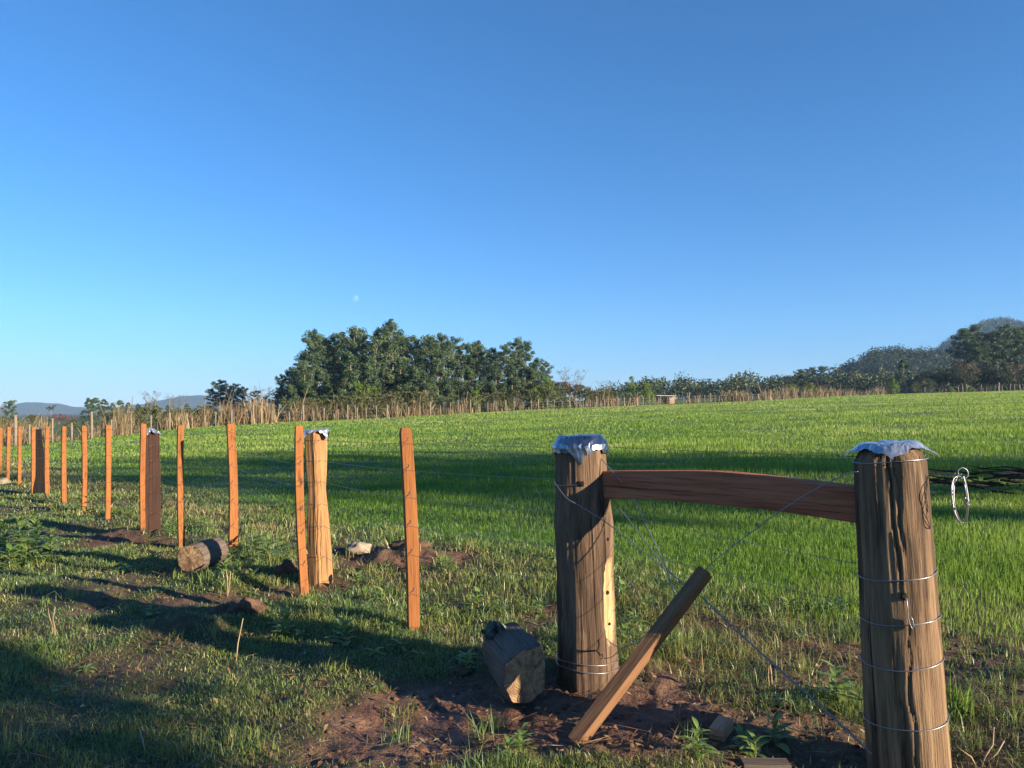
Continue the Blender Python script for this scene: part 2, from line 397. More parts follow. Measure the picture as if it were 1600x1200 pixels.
# ------------------------------------------------------------------ grass
rng = np.random.default_rng(7)
def blades(name, x, y, h, w, tint, mat, lean=.35, seed=1, z0=None):
    n = len(x); rg = np.random.default_rng(seed)
    z = ground_z(x, y) - .005 if z0 is None else z0
    az = rg.uniform(0, 2 * math.pi, n); bd = rg.uniform(0, 2 * math.pi, n)
    ln = np.abs(rg.normal(0, lean, n)) * h
    sx, sy = np.cos(az) * w / 2, np.sin(az) * w / 2
    lx, ly = np.cos(bd) * ln, np.sin(bd) * ln
    V = np.zeros((n, 5, 3))
    V[:, 0] = np.stack([x - sx, y - sy, z], 1); V[:, 1] = np.stack([x + sx, y + sy, z], 1)
    mx, my, mz = x + lx * .35, y + ly * .35, z + h * .58
    V[:, 2] = np.stack([mx + sx * .85, my + sy * .85, mz], 1); V[:, 3] = np.stack([mx - sx * .85, my - sy * .85, mz], 1)
    tz = z + np.sqrt(np.maximum(h * h - ln * ln * .7, h * h * .08))
    V[:, 4] = np.stack([x + lx, y + ly, tz], 1)
    b = np.arange(n) * 5
    L = np.stack([b, b + 1, b + 2, b + 3, b + 3, b + 2, b + 4], 1).ravel()
    st = np.stack([np.arange(n) * 7, np.arange(n) * 7 + 4], 1).ravel()
    to = np.tile([4, 3], n)
    return np_mesh(name, V.reshape(-1, 3), L, st, to, mat, {'tint': np.repeat(tint, 5)})

def scatter(n, y0, y1, kmax=.86):
    Y = np.exp(rng.uniform(math.log(y0), math.log(y1), n)); k = rng.uniform(-kmax, kmax, n)
    return k * Y, Y

# tall young crop grass in the field
FEDGE = [(u, *gxy(u, v)) for u, v in ((-150, 712), (0, 699), (100, 690), (200, 680), (300, 668.5), (440, 660.5), (600, 653.5), (800, 642), (1000, 633.5), (1200, 625.5), (1400, 615.5), (1600, 607.5))]
fe_k = np.array([(e[0] - 800) / FPX for e in FEDGE]); fe_Y = np.array([e[2] for e in FEDGE])
fe_k = np.append(fe_k, [.9]); fe_Y = np.append(fe_Y, [180.])
def edge_Y(k): return np.interp(k, fe_k, fe_Y)
x, y = scatter(620000, 4.0, 185)
fm = field_mask(x, y)
ok = (rng.uniform(0, 1, len(x)) < fm * (1 - .8 * dirt_mask(x, y)) * np.clip(.78 + .5 * fbm(x * .5, y * .5, oct=4, seed=44), .15, 1)) & (y < edge_Y(x / y) - .6)
x, y = x[ok], y[ok]
hgt = .10 * (1 + .5 * fbm(x * .35, y * .35, oct=3, seed=40)) * rng.uniform(.6, 1.25, len(x)) * (.5 + .5 * sstep(1.5, 6, fence_q(x, y)))
wid = np.maximum(.0042, .00075 * y) * rng.uniform(.7, 1.3, len(x))
tnt = np.clip(.42 + .16 * sstep(20, 80, y) + .24 * fbm(x * .16, y * .3, oct=4, seed=41) + .08 * np.sin(y * 2.1 + x * .9 + fbm(x * .3, y * .3, oct=2, seed=43)) + .16 * fbm(x * 1.5, y * 1.5, oct=2, seed=42) + rng.normal(0, .13, len(x)) + .2 * (rng.uniform(0, 1, len(x)) < .04), 0, 1)
tag(blades('field_grass', x, y, hgt, wid, tnt, m_field, .42, 2), kind='stuff')

# worn turf on the near side and the weedy margin under the fence
x, y = scatter(1050000, 2.0, 30, .95)
fm = field_mask(x, y); dm = dirt_mask(x, y); q = fence_q(x, y)
patch = fbm(x * 1.3, y * 1.3, oct=3, seed=50)
dens = (1 - fm) * (1 - dm) ** 1.6 * np.clip(.66 + .5 * patch, .18, 1)
ok = rng.uniform(0, 1, len(x)) < dens
x, y, q, patch = x[ok], y[ok], q[ok], patch[ok]
marg = np.exp(-((q - 1.1) / 1.0) ** 2)
hgt = (.026 + .024 * np.clip(patch + .3, 0, 1) + .045 * marg) * rng.uniform(.5, 1.5, len(x))
wid = np.maximum(.0026, .0009 * y) * rng.uniform(.7, 1.3, len(x))
tnt = np.clip(.40 + .28 * fbm(x * 2.1, y * 2.1, oct=3, seed=51) + rng.normal(0, .17, len(x)) + .2 * marg, 0, 1)
tag(blades('verge_grass', x, y, hgt, wid, tnt, m_verge, 1.1, 3), kind='stuff')

# longer tufts
tx, ty = scatter(1300, 2.3, 24, .9)
qq = fence_q(tx, ty); keep = (field_mask(tx, ty) < .6) & (rng.uniform(0, 1, len(tx)) < (.25 + .75 * np.exp(-((qq - 1.1) / 1.0) ** 2)) * (1 - .85 * dirt_mask(tx, ty)))
tx, ty = tx[keep], ty[keep]
nb = 34
x = np.repeat(tx, nb) + rng.normal(0, 1, len(tx) * nb) * np.repeat(rng.uniform(.02, .06, len(tx)), nb)
y = np.repeat(ty, nb) + rng.normal(0, 1, len(tx) * nb) * np.repeat(rng.uniform(.02, .06, len(tx)), nb)
hgt = np.repeat(rng.uniform(.05, .15, len(tx)), nb) * rng.uniform(.5, 1.2, len(x))
tnt = np.clip(np.repeat(rng.uniform(.2, .75, len(tx)), nb) + rng.normal(0, .12, len(x)), 0, 1)
tag(blades('grass_tufts', x, y, hgt, np.maximum(.0036, .0010 * y), tnt, m_verge, .75, 4), kind='stuff')

# dead leaves, straw and clods
def cards(name, x, y, L, W, tint, mat, tilt, seed, lift=.012):
    n = len(x); rg = np.random.default_rng(seed); z = ground_z(x, y) + lift
    a = rg.uniform(0, 2 * math.pi, n); t1 = rg.normal(0, tilt, n); t2 = rg.normal(0, tilt, n)
    ex = np.stack([np.cos(a) * np.cos(t1), np.sin(a) * np.cos(t1), np.sin(t1)], 1) * (L / 2)[:, None]
    ey = np.stack([-np.sin(a) * np.cos(t2), np.cos(a) * np.cos(t2), np.sin(t2)], 1) * (W / 2)[:, None]
    c = np.stack([x, y, z + np.abs(ex[:, 2]) + np.abs(ey[:, 2])], 1); up = np.array([0, 0, 1.])
    curl = (rg.uniform(-.1, .4, n) * W)[:, None] * up
    V = np.stack([c - ex, c - ex * .2 - ey + curl, c + ex, c + ex * .1 + ey + curl], 1)
    b = np.arange(n) * 4
    Lp = np.stack([b, b + 1, b + 2, b, b + 2, b + 3], 1).ravel()
    return np_mesh(name, V.reshape(-1, 3), Lp, np.arange(2 * n) * 3, np.full(2 * n, 3), mat, {'tint': np.repeat(tint, 4)})
x, y = scatter(16000, 2.0, 14, .9)
ok = (field_mask(x, y) < .5) & (rng.uniform(0, 1, len(x)) < .24 + .35 * dirt_mask(x, y) * (fence_q(x, y) > -1.2))
x, y = x[ok], y[ok]; n = len(x)
tag(cards('leaf_litter', x, y, rng.uniform(.015, .05, n), rng.uniform(.008, .024, n), rng.uniform(0, 1, n) ** 1.3, m_litter, .35, 5), kind='stuff')
x, y = scatter(9000, 2.0, 14, .9)
ok = (field_mask(x, y) < .6) & (rng.uniform(0, 1, len(x)) < .25 + .5 * dirt_mask(x, y)); x, y = x[ok], y[ok]; n = len(x)
tag(cards('straw_litter', x, y, rng.uniform(.06, .24, n), rng.uniform(.003, .007, n), rng.uniform(.45, 1, n), m_litter, .14, 6, .012), kind='stuff')

def rock_arrays(n_lat=5, n_lon=8):
    v = [(0, 0, 1)]
    for i in range(1, n_lat):
        for j in range(n_lon):
            a, b = math.pi * i / n_lat, 2 * math.pi * j / n_lon
            v.append((math.sin(a) * math.cos(b), math.sin(a) * math.sin(b), math.cos(a)))
    v.append((0, 0, -1)); f = []
    for j in range(n_lon): f.append((0, 1 + j, 1 + (j + 1) % n_lon))
    for i in range(n_lat - 2):
        for j in range(n_lon):
            a = 1 + i * n_lon; j2 = (j + 1) % n_lon
            f.append((a + j, a + n_lon + j, a + n_lon + j2, a + j2))
    a = 1 + (n_lat - 2) * n_lon
    for j in range(n_lon): f.append((len(v) - 1, a + (j + 1) % n_lon, a + j))
    return np.array(v), f
RV, RF = rock_arrays()
x, y = scatter(5200, 2.2, 13, .9)
ok = rng.uniform(0, 1, len(x)) < dirt_mask(x, y) ** 1.5 * .8; x, y = x[ok], y[ok]
vv, ff = [], []
zz = ground_z(x, y)
for i in range(len(x)):
    s = min(.03, abs(random.Random(i).gauss(0, .0065)) + .003)
    d = RV * (1 + .35 * vnoise(RV[:, 0] * 1.7 + i, RV[:, 1] * 1.7, RV[:, 2] * 1.7, seed=8))[:, None] * s * np.array([1.2, 1, .75])
    b = len(vv); vv.extend((d + (x[i], y[i], zz[i] + s * .25)).tolist()); ff.extend([tuple(b + k for k in f) for f in RF])
tag(mesh_obj('soil_clods', vv, ff, m_clod), kind='stuff')

def rock_obj(name, size, mat, seed, parent=None):
    v, f = rock_arrays(14, 20)
    d = v * (1 + .45 * fbm(v[:, 0] * 1.6 + seed, v[:, 1] * 1.6, v[:, 2] * 1.6, oct=4, seed=60))[:, None] * np.array(size)
    return mesh_obj(name, d.tolist(), f, mat, parent)

# ------------------------------------------------------------------ posts
def shaft(name, mat, parent, prof, seed, lobes=.035, nseg=144, nring=70, bury=.12, poly=None, cut=None, cracks=0, swell=1.12, dome=.012, groove=.02, twist=0., shoulder=((.93, .35), (.6, .8), (.25, 1.))):
    """prof: list of (z, radius); poly: list of (angle deg, apothem factor) flats hewn into the log"""
    zs = np.linspace(-bury, prof[-1][0], nring)
    pr = np.interp(zs, [p[0] for p in prof], [p[1] for p in prof])
    th = np.linspace(0, 2 * math.pi, nseg, endpoint=False)
    T, Z = np.meshgrid(th, zs)
    Rr = np.repeat(pr[:, None], nseg, 1)
    if poly:
        fl = np.full_like(Rr, 9.)
        for a, ap in poly:
            cc = np.cos(T - math.radians(a) - twist * Z)
            app = ap * (1 + .05 * vnoise(Z * 2.2 + a, Z * 0 + seed, seed=70))
            fl = np.minimum(fl, np.where(cc > .05, app / np.maximum(cc, .05), 9.))
        Rr = Rr * np.minimum(fl, swell)
    cx, sx = np.cos(T), np.sin(T)
    Rr = Rr * (1 + lobes * fbm(cx * 1.4 + seed, sx * 1.4, Z * 1.1, oct=3, seed=71) + groove * fbm(cx * 9 + seed, sx * 9, Z * 1.3, oct=3, seed=72))
    rc_ = random.Random(seed)
    for _ in range(cracks):
        ca, cz, ch_, cd, cw = rc_.uniform(0, 6.28), rc_.uniform(0, zs[-1]), rc_.uniform(.12, .5), rc_.uniform(.006, .02), rc_.uniform(.025, .06)
        da = (T - ca - .10 * vnoise(Z * 4 + ca, Z * 0, seed=75) - .05 * vnoise(Z * 13 + ca, Z * 0, seed=76) + math.pi) % (2 * math.pi) - math.pi
        Rr = Rr - cd * np.clip(1 - np.abs(da) / cw, 0, 1) * np.clip(1.4 * (1 - ((Z - cz) / ch_) ** 2), 0, 1)
    cutv = np.zeros_like(Rr)
    if cut:
        a, z0, z1, wdt, depth = cut
        da = (T - math.radians(a) + math.pi) % (2 * math.pi) - math.pi
        zc, zh = (z0 + z1) / 2, (z1 - z0) / 2
        e = (da / wdt) ** 2 + ((Z - zc) / zh) ** 2 + .25 * fbm(da * 5, Z * 7, oct=2, seed=73)
        cutv = sstep(1.06, .94, e); Rr = Rr - cutv * depth
    V = np.stack([Rr * cx, Rr * sx, Z + 0 * Rr], -1).reshape(-1, 3).tolist()
    F = []
    for i in range(nring - 1):
        for j in range(nseg):
            j2 = (j + 1) % nseg
            F.append((i * nseg + j, i * nseg + j2, (i + 1) * nseg + j2, (i + 1) * nseg + j))
    top0 = (nring - 1) * nseg; attr = cutv.ravel().tolist()
    prev = top0; ztop = zs[-1]
    for s, dz in shoulder:
        b = len(V)
        for j in range(nseg):
            V.append((Rr[-1, j] * cx[-1, j] * s, Rr[-1, j] * sx[-1, j] * s, ztop + dome * dz)); attr.append(0)
        for j in range(nseg):
            j2 = (j + 1) % nseg; F.append((prev + j, prev + j2, b + j2, b + j))
        prev = b
    V.append((0, 0, ztop + dome)); attr.append(0)
    for j in range(nseg): F.append((prev + j, prev + (j + 1) % nseg, len(V) - 1))
    o = mesh_obj(name, V, F, mat, parent)
    at = o.data.attributes.new('cut', 'FLOAT', 'POINT'); at.data.foreach_set('value', np.array(attr, np.float32))
    return o

def sheet_cap(name, parent, z, half, r, ang_out, rot, seed, jag=.02, n=17, crumple=.006, mat=None, off=(0, 0), aspect=1., rmin=0.):
    g = np.linspace(-1, 1, n); GX, GY = np.meshgrid(g, g)
    ex = half * aspect * (1 + jag / half * fbm(GY * 3 + seed, GX * .6, oct=3, seed=80)); ey = half * (1 + jag / half * fbm(GX * 3 + seed, GY * .6 + 5, oct=3, seed=81))
    X, Y = GX * ex, GY * ey
    rho = np.hypot(X, Y); th = np.arctan2(Y, X)
    over = np.maximum(rho - r, 0); phi = math.radians(ang_out)
    bend = 1 - np.exp(-over / .012)
    nr = np.minimum(rho, r) + over * np.cos(phi * bend) ; dz = -over * np.sin(phi * bend)
    wob = fbm(np.cos(th) * 2.2 + seed, np.sin(th) * 2.2, oct=3, seed=82)
    nr = nr + over * .10 * wob + crumple * fbm(X * 38, Y * 38, oct=3, seed=83) * (over > 0)
    zz = z + dz + crumple * fbm(X * 26 + seed, Y * 26, oct=4, seed=84, gain=.6) + crumple * 1.6 * fbm(X * 9 + seed, Y * 9, oct=1, seed=86) + over * .08 * wob
    drop = np.maximum(z - zz, 0); nr = np.where(drop > .05, np.maximum(nr, rmin), np.maximum(nr, np.where(rho > r, r + (rmin - r) * np.clip(drop / .05, 0, 1), 0))) if rmin else nr
    rj = np.random.default_rng(int(seed)); zz = zz + crumple * rj.normal(0, .7, zz.shape); nr = nr + crumple * rj.normal(0, .5, zz.shape) * (over > 0)
    A = th + math.radians(rot)
    V = np.stack([nr * np.cos(A) + off[0], nr * np.sin(A) + off[1], zz], -1).reshape(-1, 3)
    F = [(i * n + j, i * n + j + 1, (i + 1) * n + j + 1, (i + 1) * n + j) for i in range(n - 1) for j in range(n - 1)]
    o = mesh_obj(name, V.tolist(), F, mat or m_foil, parent, smooth=False)
    md = o.modifiers.new('thickness', 'SOLIDIFY'); md.thickness = .002; md.offset = 1
    return o

def ring(mb, z, r, tilt=0, tdir=0, n=40, rad=.0022, a0=0, a1=360, lift=.003, wob=.002, seed=0):
    pts = []
    for i in range(n + 1):
        a = math.radians(a0 + (a1 - a0) * i / n)
        rr_ = r(a, z) if callable(r) else r
        pts.append(((rr_ + lift) * math.cos(a), (rr_ + lift) * math.sin(a), z + tilt * math.cos(a - math.radians(tdir)) + wob * math.sin(3 * a + seed)))
    return mb.tube(pts, rad, 6)

def ray_r(o):
    """radius of a shaft mesh at an angle and height, read back from its own rings"""
    co = np.array([v.co[:] for v in o.data.vertices]); an = np.arctan2(co[:, 1], co[:, 0]); rd = np.hypot(co[:, 0], co[:, 1])
    def f(a, z):
        da = np.abs((an - a + math.pi) % (2 * math.pi) - math.pi)
        m = (da < .13) & (np.abs(co[:, 2] - z) < .03)
        return float(rd[m].max()) if m.any() else float(rd.max())
    return f

def stand(u0, v0, Y, ut):
    """base position of a post whose foot shows at (u0, v0), plus the sideways lean of its top (at column ut)"""
    X = (u0 - 800) / FPX * Y
    return (X, Y, gz(X, Y)), (ut - u0) * Y / FPX

# post A, right, thick
locA, dxA = stand(1421, 1214, 3.14, 1388)
PA = thing('fence_post', 'thickest round post at the right, wire bands round it and a silvery sheet cap', 'fence post', locA, (0, math.atan2(dxA, 1.33), 0))
hA = 1.335 - locA[2]
sA = shaft('log', m_post, PA, [(-.2, .154), (.2, .151), (.8, .144), (1.2, .138), (hA - .05, .136)], 3, lobes=.05, groove=.016, cracks=13, poly=[(-120, .945)], swell=1., dome=.075, shoulder=((.97, .22), (.86, .60), (.74, .92), (.5, .99), (.25, 1.)))  # flat facet added to the shape so the log's left side stays dark
sheet_cap('sheet_cap', PA, hA + .034, .138, .100, 40, 24, 4, jag=.018, crumple=.0018)
rA = ray_r(sA)
for zc, t in ((.84, .012), (.665, .01), (.49, .012), (.255, .012)):
    mb = MB(); ring(mb, zc - locA[2], rA, t, 10, rad=.0024, seed=zc * 9); mb.build('wire_band', m_wire, PA)
mb = MB(); ring(mb, 1.30 - locA[2], rA, .003, 0, rad=.0024); mb.build('wire_band', m_wire, PA)
a = math.radians(-107)
hx, hy, hz_ = rA(a, .77) * math.cos(a), rA(a, .77) * math.sin(a), .775 - locA[2]
hole = rock_obj('knot_hole', (.013, .006, .016), m_hole, 2, sA); hole.location = (hx, hy, hz_)
mb = MB(); mb.tube([(hx, hy + .01, hz_), (hx + .003, hy - .014, hz_ - .012), (hx + .004, hy - .014, hz_ - .05), (hx + .002, hy - .013, hz_ - .075), (hx + .008, hy - .014, hz_ - .105), (hx + .016, hy - .016, hz_ - .128), (hx + .022, hy - .016, hz_ - .118), (hx + .02, hy - .015, hz_ - .09), (hx + .012, hy - .014, hz_ - .075)], .0026, 6)
mb.build('wire_hook', m_wire, PA)

# post B, middle, with the flat pale scar
locB, dxB = stand(920, 1072, 4.19, 906)
PB = thing('fence_post', 'thick round gate post with dark draped metal cap, pale axe scar at its side', 'fence post', locB, (0, math.atan2(dxB, 1.33), 0))
hB = 1.325 - locB[2]
sB = shaft('log', m_postcut, PB, [(-.2, .155), (.0, .160), (.25, .155), (.6, .152), (.85, .158), (1.05, .140), (hB - .03, .136)], 11, lobes=.07, groove=.02, cracks=18, dome=.055, shoulder=((.98, .2), (.9, .6), (.78, .92), (.5, 1.), (.25, 1.02)),
           cut=(-36, .23, .68, .36, .015))
sheet_cap('sheet_cap', PB, hB + .036, .195, .112, 74, 35, 9, jag=.018, crumple=.0018, mat=m_foilshade, rmin=.152)
rB = ray_r(sB)
for zc, t, sd_ in ((.155, .014, 1), (.115, .02, 2)):
    mb = MB(); ring(mb, zc - locB[2], rB, t, -160, rad=.0026, seed=sd_); mb.build('wire_band', m_wire, PB)
mb = MB(); ring(mb, 1.105 - locB[2], rB, .004, 0, rad=.0024, a0=-262, a1=-98); mb.build('wire_band', m_wire, PB)
for ha, hz2, sz in ((-97, 1.11, .017), (-38, .52, .012), (-45, .81, .010), (-33, .35, .009)):
    a = math.radians(ha); r_ = rB(a, hz2) - .001
    k = rock_obj('knot_hole', (sz, sz * .45, sz * .8), m_hole, ha, sB); k.location = (r_ * math.cos(a), r_ * math.sin(a), hz2 - locB[2]); k.rotation_euler = (0, 0, a + math.pi / 2)

# posts C, D, E
locC, dxC = stand(499, 911, 6.8, 492)
PC = thing('fence_post', 'pale cream split log post with crumpled foil on top, third capped post from the right', 'fence post', locC, (0, math.atan2(dxC, 1.3), 0))
sC = shaft('log', m_hewn, PC, [(-.2, .135), (0, .133), (.3, .126), (.55, .116), (.85, .098), (1.0, .113), (1.2, .120), (1.345, .118)], 21, lobes=.07,
           poly=[(-113, .80), (-50, .78), (12, .84), (75, .85), (130, .82), (190, .72)], groove=.012, cracks=14)
sheet_cap('sheet_cap', PC, 1.362, .135, .112, 62, 10, 14, jag=.02, crumple=.006, rmin=.118)
rC = ray_r(sC)
locD, dxD = stand(238, 826, 9.72, 237)
PD = thing('fence_post', 'flat reddish brown hewn post with a white foil scrap, between orange stakes at the left', 'fence post', locD, (0, math.atan2(dxD, 1.3), 0))
sD = shaft('log', m_hewnred, PD, [(-.2, .105), (0, .104), (.5, .105), (.82, .112), (.9, .103), (1.27, .102)], 31, lobes=.03, poly=[(-65, .62), (115, .62), (25, .88), (205, .88)], groove=.016, cracks=12)
sheet_cap('sheet_cap', PD, 1.288, .115, .09, 55, 30, 24, jag=.02, crumple=.014, off=(-.01, 0))
rD = ray_r(sD)
locE, dxE = stand(64, 771, 15.4, 57)
PE = thing('fence_post', 'nearly black hewn post widening to its foot, beside a stake at far left', 'fence post', locE, (0, math.atan2(dxE, 1.3), 0))
sE = shaft('log', m_darkshade, PE, [(-.2, .14), (0, .138), (.6, .115), (.9, .10), (1.30, .085)], 41, lobes=.04, poly=[(-70, .75), (110, .8), (20, .85), (200, .85)])
sheet_cap('sheet_cap', PE, 1.315, .05, .045, 40, 30, 27, jag=.01, crumple=.01)

# orange stakes
def stake_mesh(w, d, h, seed, chamfer):
    zs = np.concatenate([np.linspace(-.12, h - chamfer, 22), [h]]); V, F = [], []
    rg = random.Random(seed); bow, bow2 = rg.uniform(-.02, .02), rg.uniform(-.016, .016)
    prof = [(-1, -.86), (-.9, -1), (.9, -1), (1, -.86), (1, .86), (.9, 1), (-.9, 1), (-1, .86)]
    for i, z in enumerate(zs):
        t = z / h; sc = .74 if i == len(zs) - 1 else 1 + .05 * math.sin(t * 3 + seed)
        ox = bow * math.sin(math.pi * t) ; oy = bow2 * math.sin(math.pi * t)
        wob = float(vnoise(np.array([z * 3.]), np.array([seed * 3.1]), seed=90)[0]) * .05
        for px, py in prof: V.append((px * w / 2 * (sc + wob) + ox, py * d / 2 * (sc - wob) + oy, z))
    n = 8
    for i in range(len(zs) - 1):
        for j in range(n): F.append((i * n + j, i * n + (j + 1) % n, (i + 1) * n + (j + 1) % n, (i + 1) * n + j))
    F.append(tuple((len(zs) - 1) * n + j for j in range(n)))
    return V, F
WIRE_Z = [1.28, 1.10, .915, .722, .527, .262]
STK = [  # foot column, foot row, distance, top column, top row, width px, label
    (646, 972, 5.25, 633, 668, 21, 'nearest orange stake, standing alone between two capped posts'),
    (476, 914, 6.42, 467, 665, 14, 'orange stake leaning against the left side of the cream split post'),
    (364, 852, 8.36, 360, 662, 15, 'orange stake just right behind the sawn round log'),
    (284, 847, 8.72, 282, 664, 11, 'orange stake just left behind the sawn round log'),
    (223, 825, 9.60, 224, 662, 9, 'orange stake touching the left side of the flat reddish brown post'),
    (168, 808, 11.0, 169, 664, 9, 'first orange stake left of the flat reddish brown post'),
    (131, 796, 12.2, 131, 665, 7.5, 'second orange stake left of the flat reddish brown post'),
    (100, 784, 13.5, 100, 666, 7.5, 'third orange stake left of the flat reddish brown post'),
    (74, 776, 14.6, 74, 667, 7, 'orange stake next right of the blackish post'),
    (52, 770, 15.3, 52, 667, 6.5, 'shaded stake touching the left side of the blackish post'),
    (30, 761, 17.2, 31, 667, 5.5, 'brown shaded stake next left of the blackish post'),
    (12, 757, 18.5, 14, 667, 5.5, 'second stake left of the blackish post, reddish at its top'),
    (0, 751, 19.9, 1, 668, 5, 'stake cut by the left edge of the picture, farthest of the row')]
stakes = []
for i, (u, v, Y, ut, vt, wpx, lab) in enumerate(STK):
    loc, dx = stand(u, v, Y, ut)
    h = CAM_H + (HOR - vt) * Y / FPX - loc[2]
    cf = Vector((-loc[0], -loc[1], 0)).normalized(); ang_ = math.atan2(cf.y, cf.x) + R(9)      # broad face turned a little to the right of the viewer
    st = thing('fence_stake', lab, 'fence stake', loc, (0, math.atan2(dx, h), 0), 'orange stakes of the near fence')
    w = wpx * Y / FPX * .86
    V, F = stake_mesh(w, min(w, .075), h, i, .035 if i in (0, 3) else .012)
    yaw = Matrix.Rotation(ang_ + math.pi / 2, 3, 'Z')
    V = [tuple(yaw @ Vector(p)) for p in V]
    mesh_obj('shaft', V, F, m_stake, st, smooth=False)
    if i < 4:
        for wz in WIRE_Z:
            mb = MB(); z = wz + .02
            pts = [yaw @ Vector((px * w / 2, -min(w, .075) / 2 - .003, z + pz)) for px, pz in ((-.95, -.012), (-.3, -.01), (.2, .004), (.45, .016), (.2, .02))]
            mb.tube(pts, .002, 5); mb.build('wire_tie', m_wiredark, st)
    stakes.append((loc, dx, h))

# ------------------------------------------------------------------ fence wires
def arcpts(loc, rfun, z, a0, a1, n=8, lift=.003):
    out = []
    for i in range(n + 1):
        a = math.radians(a0 + (a1 - a0) * i / n); r_ = rfun(a, z - loc[2]) + lift
        out.append((loc[0] + r_ * math.cos(a), loc[1] + r_ * math.sin(a), z))
    return out
WNAME = ['topmost', 'second highest', 'third', 'fourth', 'second lowest', 'lowest']
AZ_ = [1.30, 1.115, .845, .67, .49, .26]
for i, wz in enumerate(WIRE_Z):
    pts = []
    # from the right post behind the middle post, then past every stake
    a0 = math.radians(100)
    pts.append((locA[0] - .02 + dxA * AZ_[i] / 1.33, locA[1] + rA(a0, AZ_[i] - locA[2]) + .003, AZ_[i]))
    pts.append((locA[0] - .12 + dxA * AZ_[i] / 1.33, locA[1] + .15, AZ_[i]))
    zb = wz + .01
    pts.append((locB[0] + .11, locB[1] + .16, zb)); pts.append((locB[0] - .03, locB[1] + .165, zb)); pts.append((locB[0] - .15, locB[1] + .10, zb))
    def anchor(s): return (s[0][0] + s[1] * wz / s[2], s[0][1], s[0][2] + wz)
    order = [stakes[0], stakes[1], 'C', stakes[2], stakes[3], stakes[4], 'D', stakes[5], stakes[6], stakes[7], stakes[8], stakes[9], stakes[10], stakes[11], stakes[12]]
    order = [stakes[0], 'C', stakes[1], stakes[2], stakes[3], 'D', stakes[4]] + stakes[5:]
    for s in order:
        if s == 'C':
            for p in arcpts(locC, rC, locC[2] + wz, -50, -150, 6): pts.append((p[0] + dxC * wz / 1.3, p[1], p[2]))
        elif s == 'D':
            for p in arcpts(locD, rD, locD[2] + wz, -40, -140, 4): pts.append(p)
        else:
            p = anchor(s); cf = Vector((-p[0], -p[1], 0)).normalized() * .043
            pts.append((p[0] + cf.x, p[1] + cf.y, p[2]))
    last = Vector(pts[-1]); dirv = (last - Vector(pts[-3])).normalized(); pts.append(tuple(last + dirv * 3))
    out = [Vector(pts[0])]
    for a, b in zip(pts, pts[1:]):
        a, b = Vector(a), Vector(b); L = (b - a).length; m = max(1, int(L / .25))
        for k in range(1, m + 1):
            t = k / m; p = a.lerp(b, t); p.z -= .012 * L * L * .25 * 4 * t * (1 - t) * (.6 + .25 * ((i * 7) % 3)); out.append(p)
    mb = MB(); mb.tube(out, [max(.0014, .00017 * p.y) for p in out], 5)
    tag(mb.build('fence_wire', m_wire if i in (1, 2, 3) else m_wiredark), '%s wire of the near fence, strung through the orange stakes' % WNAME[i], 'wire', 'wires of the near fence')

# ------------------------------------------------------------------ brace rail between A and B
def W(u, v, Y): return Vector(((u - 800) / FPX * Y, Y, CAM_H + (HOR - v) * Y / FPX))
def beam(name, mat, parent, p0, p1, w, h, seed, up=Vector((0, 0, 1)), arch=0., nz=16, wob=.04, taper=(1, 1), ch=.90):
    d = (p1 - p0); L = d.length; d.normalize(); side = d.cross(up).normalized(); u2 = side.cross(d).normalized()
    prof = [(-1, -ch), (-ch, -1), (ch, -1), (1, -ch), (1, ch), (ch, 1), (-ch, 1), (-1, ch)]; V, F = [], []
    for i in range(nz + 1):
        t = i / nz; c = p0.lerp(p1, t) + u2 * arch * math.sin(math.pi * t); k = taper[0] + (taper[1] - taper[0]) * t
        nw = float(vnoise(np.array([t * 4 * L + seed]), np.array([seed * 1.7]), seed=91)[0]) * wob
        nh = float(vnoise(np.array([t * 3 * L + seed]), np.array([seed * 2.3 + 9]), seed=92)[0]) * wob
        for a, b in prof: V.append(c + side * a * w / 2 * (k + nw) + u2 * b * h / 2 * (k + nh))
    for i in range(nz):
        for j in range(8): F.append((i * 8 + j, i * 8 + (j + 1) % 8, (i + 1) * 8 + (j + 1) % 8, (i + 1) * 8 + j))
    F.append(tuple(reversed(range(8)))); F.append(tuple(nz * 8 + j for j in range(8)))
    c = (p0 + p1) / 2
    # local frame along the grain so that the wood figure runs lengthwise
    rot = Matrix((side, u2, -d)).transposed()
    inv = rot.inverted(); V = [tuple(inv @ (p - c)) for p in V]
    o = mesh_obj(name, V, F, mat, parent, smooth=False)
    o.matrix_world = Matrix.Translation(c) @ rot.to_4x4()
    return o
pB = Vector((locB[0] + .09, locB[1] - .07, 0)); pA = Vector((locA[0] - .10 - .05, locA[1] + .085, 0))
pB.z = CAM_H + (HOR - 757) * pB.y / FPX; pA.z = CAM_H + (HOR - 789) * pA.y / FPX
o = beam('brace_rail', m_beam, None, pB, pA, .085, .152, 3, arch=.028, wob=.05)
tag(o, 'red brown sawn beam wedged level between the two thick posts', 'brace beam')

# twisting stick of the brace wires
o = beam('twist_stick', m_stick, None, W(899, 1160, 3.42), W(1102, 893, 3.60), .062, .075, 5, up=Vector((-.6, -.75, .35)), wob=.03, taper=(.98, .95))
tag(o, 'squared brown stick leaning up into the twisted brace wires', 'wooden stick')

